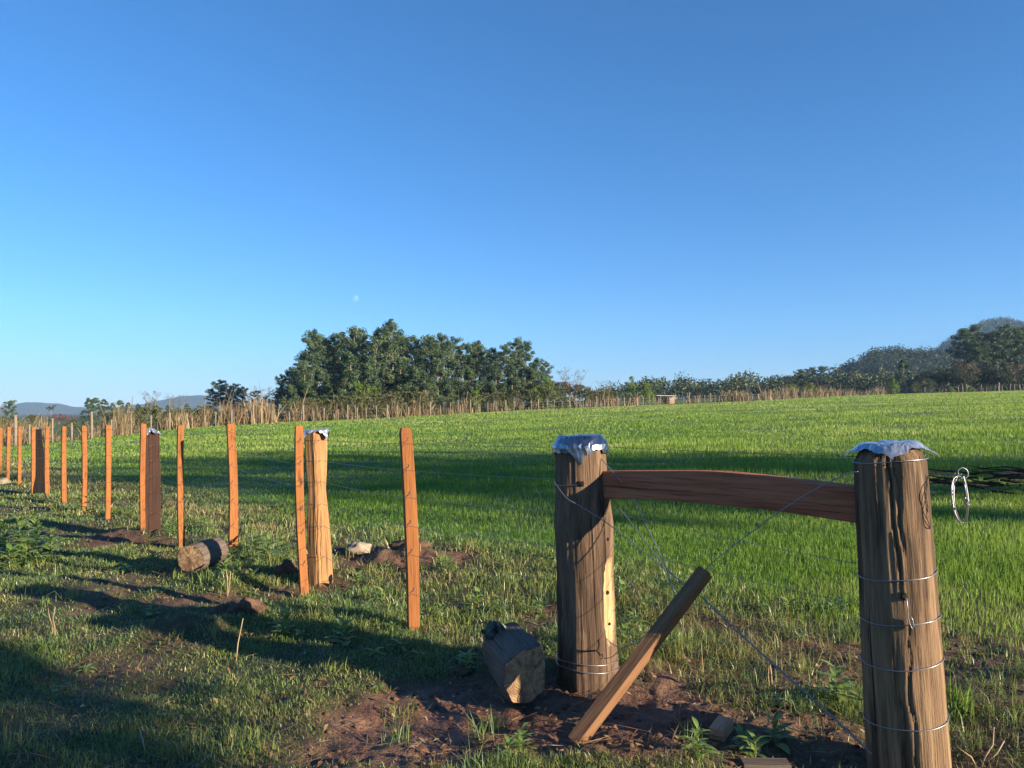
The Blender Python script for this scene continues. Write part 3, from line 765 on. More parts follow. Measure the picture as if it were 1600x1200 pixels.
def strand(ctrl, rad=.0024, n=12, twist=0., tr=.004, ph=0.):
    P = [Vector(c) for c in ctrl]; out = []
    for i in range(len(P) - 1):
        p0, p1, p2, p3 = P[max(i - 1, 0)], P[i], P[i + 1], P[min(i + 2, len(P) - 1)]
        for k in range(n):
            t = k / n
            out.append(.5 * ((2 * p1) + (p2 - p0) * t + (2 * p0 - 5 * p1 + 4 * p2 - p3) * t * t + (3 * p1 - p0 - 3 * p2 + p3) * t ** 3))
    out.append(P[-1])
    if twist:
        q = []; s = 0
        for i, p in enumerate(out):
            d = (out[min(i + 1, len(out) - 1)] - out[max(i - 1, 0)]).normalized(); a = d.orthogonal().normalized(); b = d.cross(a)
            if i: s += (p - out[i - 1]).length
            q.append(p + (a * math.cos(s * twist + ph) + b * math.sin(s * twist + ph)) * tr)
        out = q
    return out
J1 = W(1062, 908, 3.68); J2 = W(1098, 934, 3.62)
br = thing('brace_wire', 'doubled wire twisted from the middle post top down to the foot of the right post', 'wire', (locB[0], locB[1], 0))
inv = Vector((locB[0], locB[1], 0))
def addp(parent, name, ctrl, mat=m_wire, **k):
    mb = MB(); r_ = k.pop('rad', .0024); mb.tube([p - Vector(parent.location) for p in strand(ctrl, **k)], r_, 6); mb.build(name, mat, parent)
addp(br, 'strand', [W(866, 752, 4.22), W(869, 757, 4.10), W(885, 778, 4.02), W(905, 790, 4.00), W(945, 815, 3.98), W(1010, 865, 3.83), J1, J2])
addp(br, 'strand', [W(936, 713, 4.10), W(948, 727, 4.06), W(985, 770, 3.97), W(1012, 825, 3.86), W(1040, 885, 3.74), W(1052, 925, 3.66), W(1054, 936, 3.62)])
addp(br, 'strand', [W(950, 772, 4.12), W(985, 815, 3.98), W(1035, 880, 3.78), J1, J2])
for ph in (0, 2.1, 4.2):
    addp(br, 'strand', [J2, W(1140, 975, 3.55), W(1200, 1030, 3.44), W(1290, 1110, 3.28), W(1362, 1178, 3.10)], twist=60., tr=.0032, ph=ph, n=40, rad=.0018)
b2 = thing('brace_wire', 'single brace wire from the thickest post top down to the leaning stick', 'wire', (locA[0], locA[1], 0))
addp(b2, 'strand', [W(1340, 737, 3.04), W(1320, 742, 3.12), W(1270, 767, 3.20), W(1200, 812, 3.33), W(1112, 880, 3.56), W(1100, 900, 3.62)])
addp(b2, 'strand', [W(1005, 1000, 3.80), W(985, 1003, 3.88), W(968, 1018, 3.99), W(945, 1030, 4.04)], twist=60, tr=.005, n=30)
addp(b2, 'strand', [W(1005, 1002, 3.80), W(985, 1008, 3.88), W(970, 1012, 3.97), W(955, 1005, 4.01), W(948, 998, 4.02)])

# wire loop hanging right of post A
lp = thing('gate_loop', 'loop of galvanised wire hanging from a twisted end right of the thickest post', 'wire loop', (locA[0] + .12, locA[1], 0))
addp(lp, 'twisted_end', [W(1440, 737, 3.13), W(1460, 740, 3.08), W(1476, 740, 3.04), W(1492, 741, 3.00), W(1500, 742, 2.99)], twist=90, tr=.003, n=24)
addp(lp, 'twisted_end', [W(1440, 739, 3.13), W(1460, 741, 3.08), W(1476, 741, 3.04), W(1492, 741, 3.00)], twist=90, tr=.003, ph=3.1, n=24)
for k, dx in enumerate((0, 2.2, -1.6)):
    addp(lp, 'loop', [W(u + dx * (1 if u < 1500 else -.6), v, 2.98 + .02 * math.sin(j * 1.3 + k)) for j, (u, v) in enumerate(((1502, 741), (1492, 748), (1488, 766), (1490, 792), (1497, 812), (1504, 817), (1510, 808), (1512, 785), (1509, 760), (1505, 744)))], rad=.0022)
addp(lp, 'loop', [W(u, v, 2.985) for u, v in ((1498, 746), (1497, 736), (1503, 731), (1511, 735), (1512, 744), (1505, 748), (1499, 744))], rad=.0022)
addp(lp, 'loop', [W(u, v, 2.975) for u, v in ((1507, 778), (1513, 782), (1508, 786), (1514, 789))], rad=.004)

# ------------------------------------------------------------------ logs and wood on the ground
def log(name, label, p0, p1, r, poly, mat, seed, endmat, lobes=.04, rot=0):
    d = (p1 - p0); L = d.length; d.normalize()
    t = thing(name, label, 'log', p0)
    body = shaft('bark', mat, t, [(0, r), (L * .5, r * 1.02), (L, r * .97)], seed, lobes=lobes, bury=0., nring=24, poly=poly, dome=.004, groove=.02, cracks=8)
    q = d.to_track_quat('Z', 'Y'); 
    if rot:
        from mathutils import Quaternion
        q = q @ Quaternion((0, 0, 1), math.radians(rot))
    body.rotation_mode = 'QUATERNION'; body.rotation_quaternion = q
    # the sawn ends
    co = [v.co.copy() for v in body.data.vertices]; nseg = 144
    for z, base in ((-.003, 0), (L + .006, 23 * nseg)):
        rim = [co[base + j] for j in range(nseg)]; V = [(0, 0, z)]; F = []; rows = 7
        for k in range(1, rows + 1):
            for p in rim:
                s = k / rows * .985; rough = .004 * float(vnoise(np.array([p.x * s * 60]), np.array([p.y * s * 60]), seed=seed)[0])
                V.append((p.x * s, p.y * s, z + rough))
        for j in range(nseg): F.append((0, 1 + j, 1 + (j + 1) % nseg))
        for k in range(rows - 1):
            a = 1 + k * nseg
            for j in range(nseg): F.append((a + j, a + nseg + j, a + nseg + (j + 1) % nseg, a + (j + 1) % nseg))
        e = mesh_obj('sawn_end', V, F, endmat, body)
    return t
g0 = (-3.03, 7.25); g1 = (-2.96, 7.72)
log('round_log', 'short sawn round log lying in the grass at the left', Vector((g0[0], g0[1], gz(*g0) + .13)), Vector((g1[0], g1[1], gz(*g1) + .15)), .131, None, m_bark, 51, m_endgrain)
def hewn_block(name, label, p0, p1, poly, seed, nz=14):
    d = (p1 - p0).normalized(); side = Vector((d.y, -d.x, 0)).normalized(); up = side.cross(d)
    P = []
    for i in range(len(poly)):                     # each edge gets a bevel and a few points of its own
        a_, b_ = Vector(poly[i]), Vector(poly[(i + 1) % len(poly)])
        for t in (.06, .3, .55, .8, .94): P.append(a_.lerp(b_, t))
    n = len(P); V, F = [], []
    for i in range(nz + 1):
        t = i / nz; c = p0.lerp(p1, t); k = 1 - .08 * t
        for j, q in enumerate(P):
            w = 1 + .05 * float(fbm(np.array([q.x * 9 + t * 2.5]), np.array([q.y * 9 + seed]), oct=3, seed=88)[0])
            e = 1 - (.05 if i in (0, nz) else 0)
            V.append(c + side * q.x * k * w * e + up * q.y * k * w * e - p0 + (d * .012 if i == 0 else Vector((0, 0, 0))) * 0)
    for i in range(nz):
        for j in range(n): F.append((i * n + j, (i + 1) * n + j, (i + 1) * n + (j + 1) % n, i * n + (j + 1) % n))
    F.append(tuple(nz * n + j for j in reversed(range(n))))
    t_ = thing(name, label, 'log', p0)
    rot = Matrix((side, up, -d)).transposed(); inv_ = rot.inverted()
    o = mesh_obj('body', [tuple(inv_ @ v) for v in V], F, m_bark, t_, smooth=False); o.rotation_euler = rot.to_euler()
    E = [tuple(inv_ @ (v - d * .004)) for v in V[:n]]; cen = Vector((0, 0, .01)); E2, F2 = [tuple(cen)], []
    for k in range(1, 7):
        for q in E: 
            g_ = .006 * float(vnoise(np.array([q[0] * k * 12]), np.array([q[1] * k * 12]), seed=seed)[0]); E2.append((q[0] * k / 6, q[1] * k / 6, q[2] + g_ * (1 - k / 7) + .006 * (1 - k / 6)))
    for j in range(n): F2.append((0, 1 + (j + 1) % n, 1 + j))
    for k in range(5):
        for j in range(n): F2.append((1 + k * n + j, 1 + k * n + (j + 1) % n, 1 + (k + 1) * n + (j + 1) % n, 1 + (k + 1) * n + j))
    e = mesh_obj('sawn_end', E2, F2, m_endgrain, o)
    return t_
b0 = Vector((.072, 3.87, .165)); b1 = Vector((-.062, 4.31, .172))
blk = hewn_block('hewn_log', 'big grey hewn log block lying at the foot of the middle post', b0, b1, [(-.118, .064), (-.032, .128), (.08, .15), (.109, .038), (.106, -.09), (.026, -.14), (-.08, -.145), (-.125, -.04)], 57)
M = Mat('dull_plastic'); nz = M.noise(M.coords((20, 20, 20)), 1, 4); M.principled(M.ramp(nz, [(.4, (.03, .04, .032)), (.62, (.10, .11, .085)), (.72, (.34, .32, .26))]), .45); m_plastic = M.m
sc = sheet_cap('plastic_scrap', None, 0, .085, .03, 58, 30, 41, jag=.03, crumple=.013, mat=m_plastic); sc.location = (-.085, 4.24, b1.z + .148); tag(sc, 'crumpled dark greenish plastic scrap on the back end of the hewn block', 'scrap')

def off(name, label, u, v, L, w, h, yaw, mat, tilt=0., Y=None):
    x, y = gxy(u, v); z = gz(x, y); d = Vector((math.cos(yaw) * math.cos(tilt), math.sin(yaw) * math.cos(tilt), math.sin(tilt)))
    c = Vector((x, y, z + h * .42 + abs(math.sin(tilt)) * L * .4))
    o = beam(name, mat, None, c - d * L / 2, c + d * L / 2, w, h, u * .1, wob=.08, nz=6)
    return tag(o, label, 'wood offcut')
off('wood_offcut', 'small pale orange block of sawn wood on the dirt right of the stick', 1127, 1143, .12, .07, .055, .95, m_offcut, .15)
off('wood_offcut', 'grey brown plank end lying at the bottom edge beside the thickest post', 1196, 1196, .19, .07, .04, -.05, m_bark)
off('wood_offcut', 'tan plank end lying in the field at the right edge', 1600, 742, .7, .12, .06, -.25, m_offcut, .1)

for u, v, sz, lab, mt in ((560, 871, (.13, .09, .07), 'pale earthy stone on the dirt heap right of the cream post', m_stone),
                          (40, 747, (.20, .15, .11), 'larger whitish stone in the shaded grass by the blackish post', m_stone),
                          (6, 755, (.18, .12, .09), 'smaller whitish stone at the left edge of the picture', m_stone)):
    x, y = gxy(u, v); o = rock_obj('stone', sz, mt, u); o.location = (x, y, gz(x, y) + sz[2] * .4); tag(o, lab, 'stone')
for u, v, sz, lab in ((385, 965, (.13, .08, .075), 'dark clod of earth in the shade between log and nearest stake'), (350, 962, (.09, .07, .06), 'smaller dark earth clod left of its neighbour in the shade'),
                      (452, 898, (.11, .08, .10), 'dark earth clod at the left foot of the cream post'), (640, 868, (.2, .1, .07), 'crumbling earth clod behind the nearest orange stake'), (722, 1052, (.05, .04, .03), 'small dark clod in the bare mud left of the hewn block')):
    x, y = gxy(u, v); o = rock_obj('earth_clod', sz, m_clod, u); o.location = (x, y, gz(x, y) + sz[2] * .35); tag(o, lab, 'earth clod')

# dry stalks
def stalk(u, v, pts, rad, lab):
    x, y = gxy(u, v); z = gz(x, y); s = y / FPX
    t = thing('dry_stalk', lab, 'dry stalk', (x, y, z))
    for br_ in pts:
        mb = MB(); n = len(br_); mb.tube([(du * s, .01 * i, -dv * s - (.02 if i == 0 else 0)) for i, (du, dv) in enumerate(br_)], [rad * (1 - .5 * i / n) for i in range(n)], 6); mb.build('stem', m_stalk, t)
stalk(368, 1036, [[(0, 0), (3, -30), (10, -68)]], .004, 'single dry stick standing upright in the shaded grass')
stalk(86, 1000, [[(0, 0), (-4, -12), (-12, -30), (-15, -42)], [(0, 0), (-2, -14), (-6, -26), (-4, -44)]], .006, 'forked dry stem in the grass at the lower left')
stalk(355, 930, [[(0, 0), (0, -22), (-3, -40)], [(0, 0), (3, -20), (4, -38)]], .005, 'pair of brown stems with young leaves in front of the round log')
stalk(228, 1188, [[(0, 0), (-6, -20), (-14, -40)]], .004, 'bent dry stalk at the bottom left')
stalk(1100, 1050, [[(0, 0), (-2, -25), (-3, -52)]], .003, 'thin upright dry stalk right of the leaning stick')
stalk(1202, 1070, [[(0, 0), (-1, -14), (1, -28)], [(4, 0), (4, -18), (3, -30)]], .005, 'two short dry stubs on the bank behind the leaning stick')
stalk(1322, 1096, [[(0, 0), (-12, -14), (-22, -28), (-24, -46)]], .004, 'curved dry stalk just left of the thickest post')
stalk(1530, 1190, [[(0, 0), (12, -18), (26, -34), (30, -60)], [(12, -18), (30, -22), (44, -40)], [(0, 0), (-10, -16), (-30, -30)]], .004, 'bare reddish twigs in the lower right corner')

# ------------------------------------------------------------------ weeds
def weed_mesh(seed, n, H, L, upright):
    rg = random.Random(seed); V, F, T = [], [], []
    for i in range(n):
        t = i / max(1, n - 1); az = i * 2.4 + rg.uniform(-.4, .4); z0 = H * t * rg.uniform(.85, 1.05)
        l = L * (1 - .45 * t) * rg.uniform(.75, 1.2); w = l * rg.uniform(.30, .42); el = upright * (.25 + .75 * t) + rg.uniform(-.2, .2)
        base = len(V); m = 6; tn = rg.uniform(0, 1)
        for k in range(m + 1):
            s = k / m; prof = math.sin(math.pi * min(1, .06 + s * .94)) ** .8 * (1 - .25 * s)
            r_ = l * s * math.cos(el * (1 - .7 * s)); zz = z0 + l * (math.sin(el) * s - .55 * s * s * (1 - .4 * upright))
            for sg in (-1, 0, 1):
                x_ = r_ * math.cos(az) - sg * math.sin(az) * w / 2 * prof; y_ = r_ * math.sin(az) + sg * math.cos(az) * w / 2 * prof
                V.append((x_, y_, zz + (0 if sg == 0 else .12 * w * prof))); T.append(tn)
        for k in range(m):
            for c_ in range(2):
                a = base + k * 3 + c_; F.append((a, a + 1, a + 4, a + 3))
    return V, F, T
def weed_obj(seed, n, H, L, up, label):
    t = thing('weed_plant', label, 'weed', (0, 0, -5))
    V, F, T = weed_mesh(seed, n, H, L, up); o = mesh_obj('leaves', V, F, m_weed, t)
    at = o.data.attributes.new('tint', 'FLOAT', 'POINT'); at.data.foreach_set('value', np.array(T, np.float32))
    mb = MB(); mb.tube([(0, 0, -.02), (.004, .002, H * .5), (0, 0, H * 1.0)], [.004, .003, .0015], 6); mb.build('stem', m_stalk if seed % 2 else m_weed, t)
    t['group'] = 'broad leaved weeds'
    return t
protos = [weed_obj(1, 16, .13, .16, .9, ''), weed_obj(2, 22, .24, .19, .8, ''), weed_obj(3, 11, .05, .15, .5, ''), weed_obj(4, 26, .34, .21, .9, ''), weed_obj(5, 15, .17, .20, 1.1, '')]
WEEDS = [  # u, v, proto, scale, label
    (975, 945, 4, .8, 'spiky green weed right behind the middle post'), (1012, 965, 0, .8, 'low leafy weed between the middle post and the stick'), (990, 985, 1, .6, 'broad leaved weed at the right foot of the middle post'),
    (1050, 975, 2, .8, 'flat weed behind the leaning stick'), (816, 1178, 1, .42, 'fresh green seedling at the bottom edge below the hewn block'), (795, 1190, 0, .5, 'second seedling at the bottom edge below the hewn block'),
    (590, 1084, 2, .5, 'tiny bright weed on the mud left of the hewn block'), (845, 955, 0, .8, 'weed with broad leaves between nearest stake and hewn block'), (600, 940, 4, .8, 'leafy weed right of the cream post foot'),
    (560, 915, 0, 1.0, 'light green weed on the dirt right of the cream post'), (575, 945, 2, 1.0, 'flat leafy weed in front of the dirt heap'), (690, 965, 0, .7, 'weed just right of the nearest stake'),
    (420, 880, 1, 1.0, 'bushy weed between the round log and the cream post'), (398, 868, 1, .9, 'bushy weed right behind the round log'), (440, 870, 3, .8, 'tall weed left of the cream post'), (375, 900, 0, .9, 'weed right beside the round log end'),
    (352, 905, 4, .8, 'young pale weed in front of the round log'), (240, 882, 0, 1.0, 'small weed left of the round log'), (195, 890, 2, 1.1, 'flat weed left of the round log'),
    (135, 1042, 2, .6, 'small bright weed in the lower left turf'), (240, 965, 4, .5, 'thin weed tuft in the left shade'), (1230, 1100, 2, .7, 'weed in the bank left of the thickest post'), (1180, 1180, 0, .7, 'dark leafy weed beside the grey plank end'),
    (1090, 1190, 1, .5, 'leafy weed at the bottom edge right of the stick'), (1160, 1165, 0, .6, 'leafy weed behind the grey plank end'), (1210, 1150, 4, .6, 'weed right of the orange wood block'), (30, 868, 3, 1.3, 'tallest weed in the left edge clump'), (55, 862, 3, 1.2, 'right hand weed of the left edge clump'), (8, 866, 3, 1.2, 'weed cut by the left picture edge'),
    (80, 870, 1, 1.3, 'low weed at the right side of the left edge clump'), (40, 880, 1, 1.3, 'front weed of the left edge clump'), (15, 886, 0, 1.5, 'low front weed at the left picture edge'), (60, 850, 3, 1.0, 'back weed of the left edge clump'),
    (205, 812, 1, 1.0, 'weed between the two stakes left of the reddish post'), (185, 805, 3, .8, 'taller weed left of the reddish post'), (150, 800, 1, 1., 'weed between the first two stakes left of reddish post'), (265, 840, 0, 1.1, 'weed right of the reddish brown post foot'),
    (320, 830, 1, .9, 'weed behind the two stakes by the round log'), (120, 796, 1, .9, 'weed between the second and third stakes left of reddish post')]
for i, (u, v, p, sc, lab) in enumerate(WEEDS):
    x, y = gxy(u, v); copy_tree(protos[p], (x, y, gz(x, y) - .005), i * 1.7, sc, lab)
rw = random.Random(31); nw = 0
while nw < 70:
    k = rw.uniform(-.62, .62); Y = math.exp(rw.uniform(math.log(3.6), math.log(13))); x, y = k * Y, Y; q_ = float(fence_q(x, y))
    if not -.9 < q_ < 2.3 or float(dirt_mask(np.array([x]), np.array([y]))[0]) > .45 or math.hypot(x - locA[0], y - locA[1]) < .3: continue
    o = copy_tree(protos[rw.choice((0, 0, 2, 2, 4, 1))], (x, y, gz(x, y) - .005), rw.uniform(0, 6.28), rw.uniform(.45, .85), 'small broad leaved weed in the grassy margin under the near fence'); o['group'] = 'small weeds under the near fence'; nw += 1
for p in protos:
    for ch in list(p.children): bpy.data.objects.remove(ch)
    bpy.data.objects.remove(p)
# long bladed clump right of the thickest post
x, y = gxy(1500, 1115); n = 46
gl = blades('grass_clump', rng.normal(0, .03, n), rng.normal(0, .03, n), rng.uniform(.10, .24, n), np.full(n, .010), rng.uniform(.25, .6, n), m_weed, .6, 77, z0=np.zeros(n))
gl.location = (x, y, gz(x, y)); tag(gl, 'long bladed grass clump right of the thickest post', 'grass clump')

# dark heap of cut branches in the field on the right
x0, y0 = gxy(1555, 768)
bp = thing('brush_pile', 'dark heap of cut branches lying in the shaded field at the right', 'branch heap', (x0, y0, gz(x0, y0)))
rgb = random.Random(5); mb = MB()
for i in range(55):
    a = rgb.uniform(-1.1, 1.1) + (math.pi if rgb.random() < .5 else 0); l = rgb.uniform(.3, 1.0); s0 = Vector((rgb.uniform(-.75, .75), rgb.uniform(-.5, .5), rgb.uniform(.02, .3)))
    pts = [s0]
    for k in range(4):
        pts.append(pts[-1] + Vector((math.cos(a), math.sin(a), rgb.uniform(-.12, .22))) * l / 4); a += rgb.uniform(-.3, .3)
    mb.tube(pts, [.016, .013, .010, .007, .003], 5)
mb.build('branches', m_hewnred, bp)

# ------------------------------------------------------------------ trees
def leaves_np(name, C, Rad, per, L, W, mat, parent, seed, droop=0., shell=.55):
    rg = np.random.default_rng(seed); C = np.repeat(np.array(C), per, 0); Rd = np.repeat(np.array(Rad), per, 0); n = len(C)
    d = rg.normal(0, 1, (n, 3)); d /= np.linalg.norm(d, axis=1)[:, None]
    r = rg.uniform(0, 1, n) ** shell
    ctr = C + d * r[:, None] * Rd
    a = rg.normal(0, 1, (n, 3)); a[:, 2] -= droop * 1.2; a /= np.linalg.norm(a, axis=1)[:, None]
    b = np.cross(a, rg.normal(0, 1, (n, 3))); b /= np.linalg.norm(b, axis=1)[:, None]
    l = (L * rg.uniform(.6, 1.3, n))[:, None]; w = (W * rg.uniform(.6, 1.3, n))[:, None]
    V = np.stack([ctr - a * l / 2, ctr - b * w / 2, ctr + a * l / 2, ctr + b * w / 2], 1).reshape(-1, 3)
    t = np.clip(rg.normal(.5, .22, n) + np.repeat(rg.normal(0, .16, n // per), per), 0, 1)
    return np_mesh(name, V, np.arange(n * 4), np.arange(n) * 4, np.full(n, 4), mat, {'tint': np.repeat(t, 4)}, parent)

def tree(kind, seed, h, mat, name, cat, group=None, detail=1.0, leaf=None):
    rg = random.Random(seed); t = thing(name, '', cat, (0, 0, -50), group=group)
    mb = MB(); C, Rd = [], []
    if kind == 'euc':
        lean = Vector((rg.uniform(-.03, .03) * h, rg.uniform(-.03, .03) * h, 0)); tp = [Vector((0, 0, -.3))]
        for i in range(1, 9):
            s = i / 8; tp.append(Vector((lean.x * s * s + rg.uniform(-.006, .006) * h, lean.y * s * s + rg.uniform(-.006, .006) * h, s * h * .93)))
        mb.tube(tp, [h * .0095 * (1 - .85 * i / 8) for i in range(9)], 7)
        nb_ = rg.randint(24, 30); low = rg.uniform(.10, .30)
        for i in range(nb_):
            s = low + (.97 - low) * (i + rg.random() * .8) / nb_; a = i * 2.4 + rg.uniform(-.5, .5); k = min(7, int(s * 8)); p = tp[k].lerp(tp[k + 1], s * 8 - k)
            f = (s - low) / (1 - low); ln = h * .125 * (.55 + .9 * f - 1.05 * f ** 3) * rg.uniform(.55, 1.25)
            e = p + Vector((math.cos(a) * ln, math.sin(a) * ln, ln * rg.uniform(.4, 1.0)))
            mid = p.lerp(e, .5) + Vector((0, 0, -ln * .06)); mb.tube([p, mid, e], [h * .003, h * .002, h * .0008], 5)
            rc = h * rg.uniform(.028, .055)
            C.append(tuple(e)); Rd.append((rc * rg.uniform(.9, 1.2), rc * rg.uniform(.9, 1.2), rc * rg.uniform(.8, 1.15)))
            C.append(tuple(mid + Vector((rg.gauss(0, .012), rg.gauss(0, .012), rg.uniform(0, .02))) * h)); Rd.append((rc * .8,) * 2 + (rc * .8,))
        C.append(tuple(tp[-1] + Vector((0, 0, h * .015)))); Rd.append((h * .032, h * .032, h * .045))
        per, L, W_, drp = int(150 * detail), h * .020, h * .009, 1.0
    elif kind == 'cone':
        mb.tube([(0, 0, -.3), (0, 0, h * .5), (0, 0, h * .95)], [h * .014, h * .009, h * .002], 6)
        for i in range(46):
            s = rg.random() ** .8; s = .06 + .92 * s; a = rg.uniform(0, 6.28); r_ = h * (.235 * (1 - s) ** .75 + .02) * rg.uniform(.55, 1.05)
            e = Vector((math.cos(a) * r_, math.sin(a) * r_, s * h)); rc = h * rg.uniform(.04, .07) * (1.15 - .5 * s)
            mb.tube([(0, 0, max(0, s * h - r_ * .6)), tuple(e)], [h * .003, h * .001], 4)
            C.append(tuple(e)); Rd.append((rc, rc, rc * 1.15))
        per, L, W_, drp = int(190 * detail), h * .028, h * .013, .6
    elif kind == 'broad':
        th = h * rg.uniform(.28, .4); mb.tube([(0, 0, -.3), (rg.uniform(-.02, .02) * h, 0, th * .6), (0, 0, th), (0, 0, h * .7)], [h * .026, h * .02, h * .017, h * .006], 7)
        for i in range(40):
            d = Vector((rg.gauss(0, 1), rg.gauss(0, 1), rg.gauss(.25, .8))).normalized() * rg.uniform(.35, 1) ** .5
            e = Vector((d.x * h * .36, d.y * h * .36, h * .62 + d.z * h * .31)); rc = h * rg.uniform(.07, .125)
            if i % 2 == 0: mb.tube([(0, 0, th * rg.uniform(.8, 1.2)), tuple(e * .55 + Vector((0, 0, h * .26))), tuple(e)], [h * .010, h * .006, h * .002], 5)
            C.append(tuple(e)); Rd.append((rc, rc, rc * .75))
        per, L, W_, drp = int(70 * detail), h * .036, h * .02, .2
    elif kind == 'high':
        mb.tube([(0, 0, -.3), (.01 * h, 0, h * .35), (0, .01 * h, h * .65), (0, 0, h * .9)], [h * .016, h * .012, h * .009, h * .003], 7)
        for i in range(34):
            d = Vector((rg.gauss(0, 1), rg.gauss(0, 1), rg.gauss(.1, .9))).normalized() * rg.uniform(.3, 1) ** .5
            e = Vector((d.x * h * .24, d.y * h * .24, h * .80 + d.z * h * .17)); rc = h * rg.uniform(.04, .075)
            if i % 2 == 0: mb.tube([(0, 0, h * rg.uniform(.55, .7)), tuple(e * .55 + Vector((0, 0, h * .33))), tuple(e)], [h * .006, h * .004, h * .001], 5)
            C.append(tuple(e)); Rd.append((rc, rc, rc * .8))
        per, L, W_, drp = int(70 * detail), h * .03, h * .018, .2
    elif kind == 'umbrella':
        mb.tube([(0, 0, -.3), (0, 0, h * .9)], [h * .02, h * .010], 7)
        for i in range(22):
            a = i * 2.4; r_ = h * rg.uniform(.08, .27); s = h * (rg.uniform(.80, .97) - .1 * (r_ / h < .12)); e = Vector((math.cos(a) * r_, math.sin(a) * r_, s))
            mb.tube([(0, 0, s - r_ * .35), tuple(e)], [h * .005, h * .002], 4); rc = h * rg.uniform(.045, .07); C.append(tuple(e)); Rd.append((rc, rc, rc * .7))
        per, L, W_, drp = int(50 * detail), h * .035, h * .02, 0.
    elif kind == 'shrub':
        for i in range(7):
            a = rg.uniform(0, 6.28); mb.tube([(0, 0, -.2), (math.cos(a) * h * .1, math.sin(a) * h * .1, h * .4), (math.cos(a) * h * .25, math.sin(a) * h * .25, h * .85)], [h * .012, h * .008, h * .002], 5)
        for i in range(30):
            a = rg.uniform(0, 6.28); s = rg.uniform(.12, .95); r_ = h * .36 * math.sin(math.pi * (.2 + .7 * s)) * rg.random() ** .5
            C.append((math.cos(a) * r_, math.sin(a) * r_, s * h)); rc = h * rg.uniform(.07, .13); Rd.append((rc, rc, rc))
        per, L, W_, drp = int(48 * detail), h * .06, h * .035, 0.
    elif kind == 'bare':
        for i in range(9):
            a = i * 2.4; p = [Vector((0, 0, -.2))]; e = rg.uniform(.15, .5)
            for k in range(5): p.append(p[-1] + Vector((math.cos(a) * e * (.4 + .25 * k), math.sin(a) * e * (.4 + .25 * k), 1)) * h * .2 * rg.uniform(.7, 1.1))
            mb.tube(p, [h * .012, h * .01, h * .008, h * .006, h * .004, h * .002], 5)
            for k in range(2, 6):
                for q_ in range(3):
                    a2 = rg.uniform(0, 6.28); mb.tube([p[k], p[k] + Vector((math.cos(a2) * .1, math.sin(a2) * .1, .12)) * h * rg.uniform(.5, 1.2)], [h * .003, h * .001], 4)
                    C.append(tuple(p[k] + Vector((math.cos(a2) * .08, math.sin(a2) * .08, .08)) * h)); Rd.append((h * .06,) * 3)
        per, L, W_, drp = int(6 * detail), h * .03, h * .014, 0.
    if leaf: L, W_ = leaf
    mb.build('trunk', m_trunk, t); leaves_np('crown', C, Rd, max(3, per), L, W_, mat, t, seed, drp)
    t['height'] = h
    return t
def kill(t):
    for ch in list(t.children): bpy.data.objects.remove(ch)
    bpy.data.objects.remove(t)
def plant(proto, u, vtop, Y, label, i, group=None, wide=1.):
    X = (u - 800) / FPX * Y; z0 = float(base_z(X, Y)); h = CAM_H + (HOR - vtop) * Y / FPX - z0
    s = h / proto['height']; o = copy_tree(proto, (X, Y, z0), i * 2.1 + .3, (s * wide, s * wide, s), label)
    if group: o['group'] = group
    elif 'group' in o: del o['group']
    return o

eucs = [tree('euc', 100 + i, 18, m_euc, 'eucalyptus_tree', 'tree') for i in range(5)]
cones = [tree('cone', 120 + i, 10, m_euc, 'young_eucalyptus', 'tree') for i in range(3)]
broads = [tree('broad', 140 + i, 9, m_broad, 'broadleaf_tree', 'tree') for i in range(3)]
browns = [tree('broad', 150, 9, m_brownleaf, 'brownish_tree', 'tree')]
olives = [tree('shrub', 160 + i, 4, m_olive, 'hedge_shrub', 'shrub') for i in range(3)]
brights = [tree('shrub', 170 + i, 4, m_bright, 'green_shrub', 'shrub') for i in range(2)]
umb = tree('umbrella', 180, 14, m_broad, 'umbrella_tree', 'tree')
bares = [tree('bare', 190 + i, 6, m_olive, 'bare_tree', 'tree') for i in range(2)]
pink = tree('broad', 199, 6, m_pink, 'blossom_tree', 'tree')

GROVE = [(441, 583, 128), (452, 572, 134), (468, 561, 126), (486, 519, 130), (497, 512, 138), (517, 521, 132), (533, 516, 142), (552, 509, 130), (566, 511, 138), (586, 512, 128), (601, 507, 136), (614, 495, 130),
         (632, 518, 140), (648, 521, 132), (667, 521, 138), (690, 518, 130), (706, 523, 140), (722, 533, 133), (737, 535, 142), (752, 530, 134), (768, 541, 140), (789, 536, 132), (806, 526, 138), (822, 531, 134), (838, 557, 130), (851, 563, 136)]
for i, (u, v, Y) in enumerate(GROVE):
    lab = 'tall dark eucalyptus in the dense grove behind the far fence'
    g = 'eucalyptus trees of the grove'
    if u == 614: lab, g = 'tallest eucalyptus, rising above the middle of the grove', None
    if u == 441: lab, g = 'low eucalyptus at the left end of the grove', None
    if u == 851: lab, g = 'eucalyptus at the right end of the grove', None
    plant(eucs[i % 5], u, v, Y, lab, i, g, 1.25)
for i in range(20):
    u = 462 + i * 20.5; plant(eucs[(i * 3 + 1) % 5], u, float(np.interp(u, [g[0] for g in GROVE], [g[1] for g in GROVE])) + 12 + (i * 31 % 11), 148 + (i * 7 % 6), 'tall dark eucalyptus in the dense grove behind the far fence', i + 9, 'eucalyptus trees of the grove', 1.5)
